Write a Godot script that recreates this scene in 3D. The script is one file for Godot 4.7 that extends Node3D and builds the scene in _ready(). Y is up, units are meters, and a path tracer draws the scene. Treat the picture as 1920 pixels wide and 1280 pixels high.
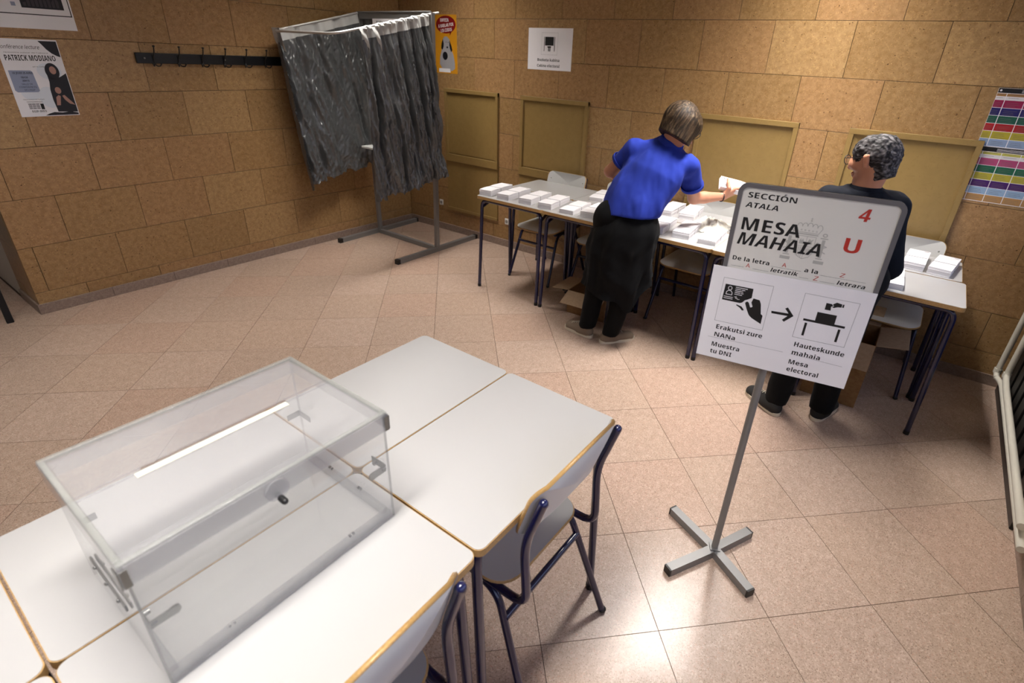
extends Node3D
# A polling room in a school: ballot box in the foreground, tables of ballot bundles, a curtained booth.
# x runs along the back wall, z from the back wall towards the camera, metres.

const TABLE_H := 0.73
const ROOM_X := 5.24
const ROOM_Z := 6.6
const CEIL := 2.75
var M := {}
var taken := {}
var rng := RandomNumberGenerator.new()


class MB:                                   # mesh builder: triangles with explicit normals, winding set from them
	var v := PackedVector3Array()
	var n := PackedVector3Array()
	var c := PackedColorArray()
	var col := Color.WHITE
	var use_col := false
	var tints := []                         # four colours for the corners of the next quads
	func tri(p: Vector3, q: Vector3, r: Vector3, np: Vector3, nq: Vector3, nr: Vector3) -> void:
		var g := (q - p).cross(r - p)
		if g.dot(np + nq + nr) > 0.0:
			v.append(p); v.append(r); v.append(q)
			n.append(np); n.append(nr); n.append(nq)
		else:
			v.append(p); v.append(q); v.append(r)
			n.append(np); n.append(nq); n.append(nr)
		if use_col and tints.is_empty():
			c.append(col); c.append(col); c.append(col)
	func quad(p: Vector3, q: Vector3, r: Vector3, s: Vector3, np: Vector3, nq: Vector3, nr: Vector3, ns: Vector3) -> void:
		tri(p, q, r, np, nq, nr)
		if use_col and tints.size() == 4:
			tint_last(tints[0], tints[1], tints[2], q)
		tri(p, r, s, np, nr, ns)
		if use_col and tints.size() == 4:
			tint_last(tints[0], tints[2], tints[3], r)
	func tint_last(a: Color, b: Color, e: Color, second: Vector3) -> void:
		c.append(a)
		if v[v.size() - 2] == second:
			c.append(b); c.append(e)
		else:
			c.append(e); c.append(b)
	func flat(p: Vector3, q: Vector3, r: Vector3, s: Vector3, nn: Vector3) -> void:
		quad(p, q, r, s, nn, nn, nn, nn)
	func mesh() -> ArrayMesh:
		var a := []
		a.resize(Mesh.ARRAY_MAX)
		a[Mesh.ARRAY_VERTEX] = v
		a[Mesh.ARRAY_NORMAL] = n
		if use_col:
			a[Mesh.ARRAY_COLOR] = c
		var m := ArrayMesh.new()
		m.add_surface_from_arrays(Mesh.PRIMITIVE_TRIANGLES, a)
		return m


class Field:                                # a signed distance grid for bodies and clothes, meshed as surface nets
	var o: Vector3
	var h: float
	var nx: int
	var ny: int
	var nz: int
	var d := PackedFloat32Array()
	func _init(lo: Vector3, hi: Vector3, cell: float) -> void:
		o = lo; h = cell
		nx = int(ceil((hi.x - lo.x) / h)) + 1
		ny = int(ceil((hi.y - lo.y) / h)) + 1
		nz = int(ceil((hi.z - lo.z) / h)) + 1
		d.resize(nx * ny * nz)
		d.fill(1.0)
	func range_of(lo: Vector3, hi: Vector3) -> Array:
		var a := ((lo - o) / h).floor()
		var b := ((hi - o) / h).ceil()
		return [clampi(int(a.x), 0, nx - 1), clampi(int(b.x), 0, nx - 1), clampi(int(a.y), 0, ny - 1), clampi(int(b.y), 0, ny - 1), clampi(int(a.z), 0, nz - 1), clampi(int(b.z), 0, nz - 1)]
	# a tapered capsule; axis/flat squeeze it: along the unit vector axis it is flat times as thick
	func cone(a: Vector3, b: Vector3, ra: float, rb: float, k := 0.02, axis := Vector3.ZERO, flat := 1.0) -> void:
		var ba := b - a
		var l2 := maxf(ba.length_squared(), 1e-9)
		var m := maxf(ra, rb) * maxf(1.0, flat) + k + 2.5 * h
		var mm := Vector3(m, m, m)
		var q := range_of(Vector3(minf(a.x, b.x), minf(a.y, b.y), minf(a.z, b.z)) - mm, Vector3(maxf(a.x, b.x), maxf(a.y, b.y), maxf(a.z, b.z)) + mm)
		var squeeze := axis != Vector3.ZERO
		var s := 1.0 / flat - 1.0
		for z in range(q[4], q[5] + 1):
			for y in range(q[2], q[3] + 1):
				var i: int = (z * ny + y) * nx + q[0]
				for x in range(q[0], q[1] + 1):
					var p := o + Vector3(x, y, z) * h
					var t := clampf((p - a).dot(ba) / l2, 0.0, 1.0)
					var w := p - a - ba * t
					if squeeze:
						w += axis * (w.dot(axis) * s)
					var e := w.length() - lerpf(ra, rb, t)
					if squeeze and flat < 1.0:
						e *= lerpf(1.0, flat, 0.5)
					var f := d[i]
					var g := maxf(k - absf(f - e), 0.0)
					d[i] = minf(f, e) - g * g / (4.0 * k)
					i += 1
	func carve(a: Vector3, b: Vector3, ra: float, rb: float, k := 0.01) -> void:     # take a capsule away
		var ba := b - a
		var l2 := maxf(ba.length_squared(), 1e-9)
		var m := maxf(ra, rb) + k + 2.0 * h
		var mm := Vector3(m, m, m)
		var q := range_of(Vector3(minf(a.x, b.x), minf(a.y, b.y), minf(a.z, b.z)) - mm, Vector3(maxf(a.x, b.x), maxf(a.y, b.y), maxf(a.z, b.z)) + mm)
		for z in range(q[4], q[5] + 1):
			for y in range(q[2], q[3] + 1):
				var i: int = (z * ny + y) * nx + q[0]
				for x in range(q[0], q[1] + 1):
					var p := o + Vector3(x, y, z) * h
					var t := clampf((p - a).dot(ba) / l2, 0.0, 1.0)
					var e := -((p - a - ba * t).length() - lerpf(ra, rb, t))
					var f := d[i]
					var g := maxf(k - absf(f - e), 0.0)
					d[i] = maxf(f, e) + g * g / (4.0 * k)
					i += 1
	# keep only what lies below the plane (n.p < n.at); within a radius of at, if one is given
	func cut(at: Vector3, nn: Vector3, radius := 99.0) -> void:
		var u := nn.normalized()
		for z in nz:
			for y in ny:
				var i := (z * ny + y) * nx
				for x in nx:
					var f := d[i]
					if f < 0.06:
						var p := o + Vector3(x, y, z) * h
						if radius > 90.0 or p.distance_to(at) < radius:
							d[i] = maxf(f, (p - at).dot(u))
					i += 1
	func rough(noise: FastNoiseLite, amp: float, stretch := Vector3.ONE) -> void:
		for z in nz:
			for y in ny:
				var i := (z * ny + y) * nx
				for x in nx:
					if absf(d[i]) < 0.05:
						d[i] += amp * noise.get_noise_3dv((o + Vector3(x, y, z) * h) * stretch)
					i += 1
	func at(p: Vector3) -> float:
		var g := (p - o) / h
		var x := clampi(int(g.x), 0, nx - 2); var y := clampi(int(g.y), 0, ny - 2); var z := clampi(int(g.z), 0, nz - 2)
		var f := Vector3(g.x - x, g.y - y, g.z - z)
		var i := (z * ny + y) * nx + x
		var s := nx * ny
		var a := lerpf(lerpf(d[i], d[i + 1], f.x), lerpf(d[i + nx], d[i + nx + 1], f.x), f.y)
		var b := lerpf(lerpf(d[i + s], d[i + s + 1], f.x), lerpf(d[i + s + nx], d[i + s + nx + 1], f.x), f.y)
		return lerpf(a, b, f.z)
	func into(mb: MB, tint = null) -> void:
		var ids := PackedInt32Array()
		ids.resize(nx * ny * nz)
		ids.fill(-1)
		var pts := PackedVector3Array()
		var nor := PackedVector3Array()
		var cols := PackedColorArray()
		var s := nx * ny
		var off := [0, 1, nx, nx + 1, s, s + 1, s + nx, s + nx + 1]
		for z in nz - 1:
			for y in ny - 1:
				var i := (z * ny + y) * nx
				for x in nx - 1:
					var v0 := d[i]
					if absf(v0) < h * 3.0:
						var inside := 0
						for k in 8:
							if d[i + off[k]] < 0.0:
								inside += 1
						if inside > 0 and inside < 8:
							var sum := Vector3.ZERO
							var cnt := 0
							for e in 12:
								var ka: int = [0, 2, 4, 6, 0, 1, 4, 5, 0, 1, 2, 3][e]
								var kb: int = [1, 3, 5, 7, 2, 3, 6, 7, 4, 5, 6, 7][e]
								var fa := d[i + off[ka]]
								var fb := d[i + off[kb]]
								if (fa < 0.0) != (fb < 0.0):
									var t := fa / (fa - fb)
									sum += Vector3(ka & 1, (ka >> 1) & 1, ka >> 2).lerp(Vector3(kb & 1, (kb >> 1) & 1, kb >> 2), t)
									cnt += 1
							var p := o + (Vector3(x, y, z) + sum / cnt) * h
							ids[i] = pts.size()
							pts.append(p)
							var q := h
							var g := Vector3(at(p + Vector3(q, 0, 0)) - at(p - Vector3(q, 0, 0)), at(p + Vector3(0, q, 0)) - at(p - Vector3(0, q, 0)), at(p + Vector3(0, 0, q)) - at(p - Vector3(0, 0, q)))
							nor.append(g.normalized() if g.length_squared() > 1e-14 else Vector3.UP)
							if tint != null:
								cols.append(tint.call(p))
					i += 1
		for z in range(1, nz - 1):
			for y in range(1, ny - 1):
				for x in range(1, nx - 1):
					var i := (z * ny + y) * nx + x
					if absf(d[i]) < h * 3.0:
						var neg := d[i] < 0.0
						for ax in 3:
							var j: int = i + [1, nx, s][ax]
							if neg != (d[j] < 0.0):
								var u: int = [nx, s, 1][ax]
								var w: int = [s, 1, nx][ax]
								var a := ids[i]; var b := ids[i - u]; var e2 := ids[i - u - w]; var f2 := ids[i - w]
								if a >= 0 and b >= 0 and e2 >= 0 and f2 >= 0:
									if tint != null:
										mb.tints = [cols[a], cols[b], cols[e2], cols[f2]]
									mb.quad(pts[a], pts[b], pts[e2], pts[f2], nor[a], nor[b], nor[e2], nor[f2])


func numbered(called: String) -> String:
	var k: int = taken.get(called, 0)
	taken[called] = k + 1
	return called if k == 0 else "%s_%03d" % [called, k]


func thing(called: String, label: String, category: String, at := Vector3.ZERO, turn := 0.0, group := "") -> Node3D:
	var o := Node3D.new()
	o.name = numbered(called)
	add_child(o)
	o.position = at
	o.rotation.y = turn
	tag(o, label, category, group)
	return o


func tag(o: Node, label: String, category: String, group := "") -> void:
	o.set_meta("label", label)
	o.set_meta("category", category)
	if group != "":
		o.set_meta("group", group)


func put(called: String, mb: MB, mat: Material, parent: Node = self) -> MeshInstance3D:
	var o := MeshInstance3D.new()
	o.name = numbered(called) if parent == self else called
	o.mesh = mb.mesh()
	o.material_override = mat
	parent.add_child(o, true)
	return o


func put_mesh(called: String, mesh: Mesh, mat: Material, parent: Node, at: Vector3, turn := Basis.IDENTITY) -> MeshInstance3D:
	var o := MeshInstance3D.new()
	o.name = called
	o.mesh = mesh
	o.material_override = mat
	o.transform = Transform3D(turn, at)
	parent.add_child(o, true)
	return o


func struct(called: String, mb: MB, mat: Material, label := "", category := "") -> MeshInstance3D:
	var o := put(called, mb, mat)
	o.set_meta("kind", "structure")
	if label != "":
		tag(o, label, category)
	return o


# ---------------------------------------------------------------- shapes

func box(mb: MB, at: Vector3, size: Vector3, bevel := 0.0, turn := Basis.IDENTITY) -> void:
	var hs := size * 0.5
	var b := minf(bevel, minf(hs.x, minf(hs.y, hs.z)) * 0.9)
	var ax := [Vector3.RIGHT, Vector3.UP, Vector3.BACK]
	var vert := func(sx: float, sy: float, sz: float, face: int) -> Vector3:
		var p := Vector3(sx * (hs.x - (0.0 if face == 0 else b)), sy * (hs.y - (0.0 if face == 1 else b)), sz * (hs.z - (0.0 if face == 2 else b)))
		return at + turn * p
	for f in 3:
		for s in [-1.0, 1.0]:
			var nn: Vector3 = turn * (ax[f] * s)
			var q := []
			for k in [[-1.0, -1.0], [1.0, -1.0], [1.0, 1.0], [-1.0, 1.0]]:
				var t := [0.0, 0.0, 0.0]
				t[f] = s; t[(f + 1) % 3] = k[0]; t[(f + 2) % 3] = k[1]
				q.append(vert.call(t[0], t[1], t[2], f))
			mb.flat(q[0], q[1], q[2], q[3], nn)
	if b <= 0.0:
		return
	for e in 3:                                   # the twelve chamfers, shaded as small fillets
		var f := (e + 1) % 3
		var g := (e + 2) % 3
		for sf in [-1.0, 1.0]:
			for sg in [-1.0, 1.0]:
				var nf: Vector3 = turn * (ax[f] * sf)
				var ng: Vector3 = turn * (ax[g] * sg)
				var q := []
				for k in [[-1.0, f], [1.0, f], [1.0, g], [-1.0, g]]:
					var t := [0.0, 0.0, 0.0]
					t[e] = k[0]; t[f] = sf; t[g] = sg
					q.append(vert.call(t[0], t[1], t[2], k[1]))
				mb.quad(q[0], q[1], q[2], q[3], nf, nf, ng, ng)
	for sx in [-1.0, 1.0]:
		for sy in [-1.0, 1.0]:
			for sz in [-1.0, 1.0]:
				mb.tri(vert.call(sx, sy, sz, 0), vert.call(sx, sy, sz, 1), vert.call(sx, sy, sz, 2), turn * Vector3(sx, 0, 0), turn * Vector3(0, sy, 0), turn * Vector3(0, 0, sz))


func fillet(pts: Array, r: float, steps := 5) -> PackedVector3Array:      # a polyline with its corners rounded
	var out := PackedVector3Array()
	for i in pts.size():
		var p: Vector3 = pts[i]
		if i == 0 or i == pts.size() - 1:
			out.append(p)
			continue
		var a: Vector3 = pts[i - 1] - p
		var b: Vector3 = pts[i + 1] - p
		var l := minf(r, minf(a.length(), b.length()) * 0.48)
		var pa := p + a.normalized() * l
		var pb := p + b.normalized() * l
		for k in steps + 1:
			var t := float(k) / steps
			out.append(pa.lerp(p, t).lerp(p.lerp(pb, t), t))
	return out


func tube(mb: MB, pts: PackedVector3Array, r: float, sides := 12, r_end := -1.0, square := false, round_end := false) -> void:
	var count := pts.size()
	var ref := Vector3.UP if absf((pts[1] - pts[0]).normalized().y) < 0.9 else Vector3.RIGHT
	var prev := []
	var prev_n := []
	var side := Vector3.ZERO
	for i in count:
		var t := (pts[mini(i + 1, count - 1)] - pts[maxi(i - 1, 0)]).normalized()
		if i == 0:
			side = t.cross(ref).normalized()
		else:
			side = (side - t * side.dot(t)).normalized()
		var up := t.cross(side).normalized()
		var rr := r if r_end < 0.0 else lerpf(r, r_end, float(i) / (count - 1))
		var ring := []
		var ring_n := []
		for k in sides:
			var a := TAU * (k + (0.5 if square else 0.0)) / sides
			var nn := side * cos(a) + up * sin(a)
			ring.append(pts[i] + nn * rr * (1.41421 if square else 1.0))
			ring_n.append(nn)
		if i > 0:
			for k in sides:
				var j := (k + 1) % sides
				if square:
					var fn: Vector3 = (ring_n[k] + ring_n[j]).normalized()
					mb.flat(prev[k], prev[j], ring[j], ring[k], fn)
				else:
					mb.quad(prev[k], prev[j], ring[j], ring[k], prev_n[k], prev_n[j], ring_n[j], ring_n[k])
		if i == 0 or i == count - 1:
			var outward := -t if i == 0 else t
			if round_end:
				var last := ring
				var last_n := ring_n
				for st in range(1, 4):
					var ph := PI / 2 * st / 3.0
					var nx := []
					var nn2 := []
					for k in sides:
						var nd: Vector3 = ring_n[k] * cos(ph) + outward * sin(ph)
						nx.append(pts[i] + nd * rr)
						nn2.append(nd)
					for k in sides:
						var j := (k + 1) % sides
						mb.quad(last[k], last[j], nx[j], nx[k], last_n[k], last_n[j], nn2[j], nn2[k])
					last = nx
					last_n = nn2
			else:
				for k in sides:
					mb.tri(pts[i], ring[k], ring[(k + 1) % sides], outward, outward, outward)
		prev = ring
		prev_n = ring_n


func bar(mb: MB, a: Vector3, b: Vector3, r: float, sides := 12) -> void:
	tube(mb, PackedVector3Array([a, b]), r, sides)


func rrect(w: float, h: float, r: float, steps := 5) -> PackedVector2Array:   # a rectangle with round corners, centred, counter-clockwise
	var out := PackedVector2Array()
	for q in 4:
		var c := Vector2([1, -1, -1, 1][q] * (w / 2 - r), [1, 1, -1, -1][q] * (h / 2 - r))
		for k in steps + 1:
			var a := PI / 2 * (q + float(k) / steps)
			out.append(c + Vector2(cos(a), sin(a)) * r)
	return out


# a flat prism: outline in the plane (x right, y up) of xf, from z = lo to z = hi
func prism(mb: MB, outline: PackedVector2Array, lo: float, hi: float, xf := Transform3D.IDENTITY, caps := true, sides := true, smooth := false) -> void:
	var count := outline.size()
	var ccw := not Geometry2D.is_polygon_clockwise(outline)
	if caps:
		var idx := Geometry2D.triangulate_polygon(outline)
		var up := xf.basis.z.normalized()
		for i in range(0, idx.size(), 3):
			var p := outline[idx[i]]; var q := outline[idx[i + 1]]; var r := outline[idx[i + 2]]
			mb.tri(xf * Vector3(p.x, p.y, hi), xf * Vector3(q.x, q.y, hi), xf * Vector3(r.x, r.y, hi), up, up, up)
			mb.tri(xf * Vector3(p.x, p.y, lo), xf * Vector3(q.x, q.y, lo), xf * Vector3(r.x, r.y, lo), -up, -up, -up)
	if sides:
		for i in count:
			var p := outline[i]; var q := outline[(i + 1) % count]
			var e := (q - p).normalized()
			var nn := Vector3(e.y, -e.x, 0) * (1.0 if ccw else -1.0)
			var na := nn
			var nb := nn
			if smooth:
				var e0 := (p - outline[(i + count - 1) % count]).normalized()
				var e1 := (outline[(i + 2) % count] - q).normalized()
				na = (nn + Vector3(e0.y, -e0.x, 0) * (1.0 if ccw else -1.0)).normalized()
				nb = (nn + Vector3(e1.y, -e1.x, 0) * (1.0 if ccw else -1.0)).normalized()
			na = (xf.basis * na).normalized()
			nb = (xf.basis * nb).normalized()
			mb.quad(xf * Vector3(p.x, p.y, lo), xf * Vector3(q.x, q.y, lo), xf * Vector3(q.x, q.y, hi), xf * Vector3(p.x, p.y, hi), na, nb, nb, na)


# a grid of points rows x cols with smooth normals; flip turns it over; closed joins the last column to the first
func sheet(mb: MB, rows: Array, closed := false, outward := Vector3.ZERO, tint = null) -> void:
	var nr := rows.size()
	var nc: int = rows[0].size()
	var nor := []
	for i in nr:
		var line := PackedVector3Array()
		for j in nc:
			var j0 := (j + nc - 1) % nc if closed else maxi(j - 1, 0)
			var j1 := (j + 1) % nc if closed else mini(j + 1, nc - 1)
			var du: Vector3 = rows[i][j1] - rows[i][j0]
			var dv: Vector3 = rows[mini(i + 1, nr - 1)][j] - rows[maxi(i - 1, 0)][j]
			var g := du.cross(dv)
			line.append(g.normalized() if g.length_squared() > 1e-16 else Vector3.UP)
		nor.append(line)
	var sgn := 1.0
	if outward != Vector3.ZERO:
		var acc := 0.0
		for i in nr:
			for j in nc:
				acc += nor[i][j].dot(outward)
		sgn = 1.0 if acc >= 0.0 else -1.0
	elif closed:
		var mid := Vector3.ZERO
		for j in nc:
			mid += rows[nr / 2][j]
		mid /= nc
		var acc2 := 0.0
		for j in nc:
			acc2 += nor[nr / 2][j].dot(rows[nr / 2][j] - mid)
		sgn = 1.0 if acc2 >= 0.0 else -1.0
	for i in nr - 1:
		for j in (nc if closed else nc - 1):
			var k := (j + 1) % nc
			if tint != null:
				mb.col = tint.call(rows[i][j])
			mb.quad(rows[i][j], rows[i][k], rows[i + 1][k], rows[i + 1][j], nor[i][j] * sgn, nor[i][k] * sgn, nor[i + 1][k] * sgn, nor[i + 1][j] * sgn)


func fan(mb: MB, ring: Array, nn: Vector3) -> void:
	var mid := Vector3.ZERO
	for p in ring:
		mid += p
	mid /= ring.size()
	for i in ring.size():
		mb.tri(mid, ring[i], ring[(i + 1) % ring.size()], nn, nn, nn)


func ball(mb: MB, at: Vector3, r: Vector3, turn := Basis.IDENTITY, rows := 10, cols := 14) -> void:
	var pos := []
	for i in rows + 1:
		var line := []
		var a := PI * i / rows
		for j in cols:
			var b := TAU * j / cols
			line.append(Vector3(sin(a) * cos(b), cos(a), sin(a) * sin(b)))
		pos.append(line)
	for i in rows:
		for j in cols:
			var k := (j + 1) % cols
			var q := []
			for u in [pos[i][j], pos[i][k], pos[i + 1][k], pos[i + 1][j]]:
				q.append(at + turn * (u * r))
				q.append((turn * (u / r)).normalized())
			mb.quad(q[0], q[2], q[4], q[6], q[1], q[3], q[5], q[7])


# lettering as real letters: left edge and baseline at (x, y) in the plane of xf, sized by the height of a capital; width squeezes it to fit
func letters(mb: MB, words: String, cap: float, x: float, y: float, xf: Transform3D, z := 0.0, width := 0.0, slant := 0.0, bold := true, turn := 0.0, middle := false) -> void:
	var f := SystemFont.new()
	f.font_names = PackedStringArray(["Droid Sans"])
	f.font_weight = 700 if bold else 400
	var t := TextMesh.new()
	t.font = f
	t.text = words
	t.font_size = 48
	t.pixel_size = 1.0 / 48.0
	t.depth = 0.0
	t.curve_step = 1.2
	var arr := t.get_mesh_arrays()
	if arr.is_empty() or arr[Mesh.ARRAY_VERTEX] == null:
		return
	var vv: PackedVector3Array = arr[Mesh.ARRAY_VERTEX]
	var ii: PackedInt32Array = arr[Mesh.ARRAY_INDEX] if arr[Mesh.ARRAY_INDEX] != null else PackedInt32Array(range(vv.size()))
	var lo := Vector2(1e9, 1e9)
	var hi := Vector2(-1e9, -1e9)
	for p in vv:
		lo = lo.min(Vector2(p.x, p.y))
		hi = hi.max(Vector2(p.x, p.y))
	var low := 0.0
	for ch in "gjpqyç":
		if words.contains(ch):
			low = 0.24
	var s := cap / 0.714
	var sx := s if width <= 0.0 else width / maxf(hi.x - lo.x, 1e-6)
	var x0 := -(hi.x - lo.x) * sx / 2 if middle else 0.0
	var nn := xf.basis.z.normalized()
	var put_at := func(p: Vector3) -> Vector3:
		var q := Vector2(x0 + (p.x - lo.x) * sx, (p.y - lo.y - low) * s)
		q.x += q.y * slant
		q = q.rotated(turn)
		return xf * Vector3(x + q.x, y + q.y, z)
	for i in range(0, ii.size(), 3):
		mb.tri(put_at.call(vv[ii[i]]), put_at.call(vv[ii[i + 1]]), put_at.call(vv[ii[i + 2]]), nn, nn, nn)


func shape(mb: MB, pts: Array, xf: Transform3D, z: float, unit := 0.001) -> void:     # a printed shape; pts = [x0, y0, x1, y1, ...] in millimetres
	var poly := PackedVector2Array()
	for i in range(0, pts.size(), 2):
		poly.append(Vector2(pts[i], pts[i + 1]) * unit)
	var idx := Geometry2D.triangulate_polygon(poly)
	var nn := xf.basis.z.normalized()
	for i in range(0, idx.size(), 3):
		var p := poly[idx[i]]; var q := poly[idx[i + 1]]; var r := poly[idx[i + 2]]
		mb.tri(xf * Vector3(p.x, p.y, z), xf * Vector3(q.x, q.y, z), xf * Vector3(r.x, r.y, z), nn, nn, nn)


func stroke(mb: MB, pts: Array, w: float, xf: Transform3D, z: float, closed := false) -> void:   # a printed line of width w mm
	var count := pts.size() / 2
	for i in (count if closed else count - 1):
		var a := Vector2(pts[2 * i], pts[2 * i + 1])
		var j := (i + 1) % count
		var b := Vector2(pts[2 * j], pts[2 * j + 1])
		var t := (b - a).normalized() * w * 0.5
		var s := Vector2(-t.y, t.x)
		a -= t
		b += t
		shape(mb, [a.x + s.x, a.y + s.y, b.x + s.x, b.y + s.y, b.x - s.x, b.y - s.y, a.x - s.x, a.y - s.y], xf, z)


func oval(cx: float, cy: float, rx: float, ry: float, steps := 20, from := 0.0, to := TAU) -> Array:
	var out := []
	for k in steps:
		var a := from + (to - from) * k / (steps if to - from > 6.28 else steps - 1)
		out.append(cx + rx * cos(a)); out.append(cy + ry * sin(a))
	return out


func _ready() -> void:
	rng.seed = 7
	# ---- camera: the place and lens found from the floor grid, the wall courses and the tables
	var cam := Camera3D.new()
	cam.name = "camera"
	var at := Vector3(4.4925, 1.6751, 3.8873)
	cam.transform = Transform3D(Basis(Vector3(0.8083, 0.0449, -0.5871), Vector3(-0.2966, 0.8924, -0.3401), Vector3(0.5086, 0.4490, 0.7346)).orthonormalized(), at)
	var lens := CameraAttributesPhysical.new()
	lens.frustum_focal_length = 18.6
	lens.frustum_focus_distance = 2.3
	lens.frustum_near = 0.05
	lens.frustum_far = 60.0
	lens.exposure_aperture = 3.5
	add_child(cam)
	cam.attributes = lens
	cam.projection = Camera3D.PROJECTION_FRUSTUM
	cam.near = 0.05
	cam.far = 60.0
	cam.size = 2.0 * 640.0 / 992.5 * 0.05
	cam.frustum_offset = Vector2(-53.3 / 992.5, -33.65 / 992.5) * 0.05
	cam.current = true
	# ---- sky seen through the window, and the exposure
	var env := Environment.new()
	env.background_mode = Environment.BG_SKY
	var sky := Sky.new()
	var sm := ProceduralSkyMaterial.new()
	sm.sky_top_color = Color(0.68, 0.73, 0.88)
	sm.sky_horizon_color = Color(0.79, 0.81, 0.90)
	sm.ground_bottom_color = Color(0.34, 0.34, 0.36)
	sm.ground_horizon_color = Color(0.60, 0.63, 0.68)
	sm.sky_energy_multiplier = SKY_ENERGY
	sm.ground_energy_multiplier = SKY_ENERGY
	sky.sky_material = sm
	env.sky = sky
	env.tonemap_mode = Environment.TONE_MAPPER_LINEAR
	env.tonemap_exposure = EXPOSURE
	env.sdfgi_enabled = true
	env.ssao_enabled = true
	env.ssil_enabled = true
	var we := WorldEnvironment.new()
	we.name = "environment"
	we.environment = env
	add_child(we)
	make_materials()
	# ---- ceiling lamps: two rows of fluorescent fittings running away from the back wall
	for f in LAMPS:
		ceiling_light(f[0], f[1], f[2], f[3])
	# ---- the room
	floor_and_ceiling()
	walls()
	wall_covers()
	right_side()
	# ---- furniture and things
	var desk := make_desk()
	place_desks(desk)
	var chair := make_chair()
	place_chairs(chair)
	polling_booth()
	sign_stand()
	ballot_box()
	ballot_bundles()
	cardboard_boxes()
	posters()
	coat_rack()
	small_things()
	woman()
	man()


# ---- light: energy, exposure and where the lamps hang
const EXPOSURE := 1.55
const SKY_ENERGY := 1.25
const LAMP_ENERGY := 8.0
const LAMPS := [[1.05, 0.95, 0.66, "nearest the curtained booth"], [3.78, 0.85, 1.35, "over the voting papers"], [1.05, 3.6, 0.36, "over the coat hook side"], [3.78, 3.75, 0.92, "over the ballot box"]]


func ceiling_light(x: float, z: float, share: float, where: String) -> void:
	var o := thing("ceiling_light", "long white fluorescent ceiling light " + where, "light", Vector3(x, CEIL, z), 0.0, "ceiling lights")
	var b := MB.new()
	box(b, Vector3(0, -0.006, 0), Vector3(0.31, 0.012, 1.25), 0.003)
	for s in [-1.0, 1.0]:
		box(b, Vector3(s * 0.149, -0.058, 0), Vector3(0.008, 0.104, 1.25), 0.002)
		box(b, Vector3(0, -0.058, s * 0.621), Vector3(0.29, 0.104, 0.008), 0.002)
	put("housing", b, M.louvre, o)
	var d := MB.new()
	box(d, Vector3(0, -0.016, 0), Vector3(0.28, 0.008, 1.22), 0.002)
	put("diffuser", d, M.lamp, o)
	# the louvre that keeps the light off the upper walls
	for k in 13:
		d = MB.new()
		box(d, Vector3(0, -0.073, -0.552 + k * 0.092), Vector3(0.288, 0.074, 0.004))
		put("louvre_blade", d, M.louvre, o)
	for dx in [-0.048, 0.048]:
		d = MB.new()
		box(d, Vector3(dx, -0.073, 0), Vector3(0.004, 0.074, 1.23))
		put("louvre_divider", d, M.louvre, o)
	var l := AreaLight3D.new()
	l.name = "lamp_light"
	l.area_size = Vector2(0.27, 1.20)
	l.light_energy = LAMP_ENERGY * share
	l.light_color = Color(1.0, 0.98, 0.96)
	l.area_range = 12.0
	l.area_attenuation = 2.0
	l.shadow_enabled = true
	l.position = Vector3(0, -0.024, 0)
	l.rotation = Vector3(-PI / 2, 0, 0)
	o.add_child(l)


func plain(color: Color, rough := 0.6, metal := 0.0, spec := 0.5) -> StandardMaterial3D:
	var m := StandardMaterial3D.new()
	m.albedo_color = color
	m.roughness = rough
	m.metallic = metal
	m.metallic_specular = spec
	return m


# a tiling picture of grain: two tones mixed by noise, then specks [count, smallest, largest radius, colour, strength, longest stretch]
func grain(size: int, dark: Color, light: Color, freq: float, seed_of: int, specks: Array) -> ImageTexture:
	var nz := FastNoiseLite.new()
	nz.seed = seed_of
	nz.frequency = freq
	nz.fractal_octaves = 5
	var base := nz.get_seamless_image(size, size)
	base.convert(Image.FORMAT_L8)
	var src := base.get_data()
	var out := PackedByteArray()
	out.resize(size * size * 3)
	var lut := PackedByteArray()
	lut.resize(768)
	for i in 256:
		var c := dark.lerp(light, i / 255.0)
		lut[i * 3] = int(c.r * 255); lut[i * 3 + 1] = int(c.g * 255); lut[i * 3 + 2] = int(c.b * 255)
	for i in size * size:
		var k := src[i] * 3
		out[i * 3] = lut[k]; out[i * 3 + 1] = lut[k + 1]; out[i * 3 + 2] = lut[k + 2]
	var r := RandomNumberGenerator.new()
	r.seed = seed_of
	for s in specks:
		for q in int(s[0]):
			var cx := r.randf() * size
			var cy := r.randf() * size
			var ra := r.randf_range(s[1], s[2])
			var st := r.randf_range(1.0, s[5])
			var an := r.randf() * PI
			var ca := cos(an)
			var sa := sin(an)
			var col: Color = s[3]
			var al: float = s[4] * r.randf_range(0.5, 1.0)
			var reach := int(ceil(ra * st)) + 1
			var wob := r.randf() * TAU
			for dy in range(-reach, reach + 1):
				for dx in range(-reach, reach + 1):
					var u := (dx * ca + dy * sa) / (ra * st)
					var w := (-dx * sa + dy * ca) / ra
					var e := u * u + w * w + 0.25 * sin(3.0 * atan2(w, u) + wob)
					if e < 1.0:
						var i := (posmod(int(cy) + dy, size) * size + posmod(int(cx) + dx, size)) * 3
						var m := al * clampf((1.0 - e) * 3.0, 0.0, 1.0)
						out[i] = int(lerpf(out[i], col.r * 255, m))
						out[i + 1] = int(lerpf(out[i + 1], col.g * 255, m))
						out[i + 2] = int(lerpf(out[i + 2], col.b * 255, m))
	return ImageTexture.create_from_image(Image.create_from_data(size, size, false, Image.FORMAT_RGB8, out))


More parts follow.
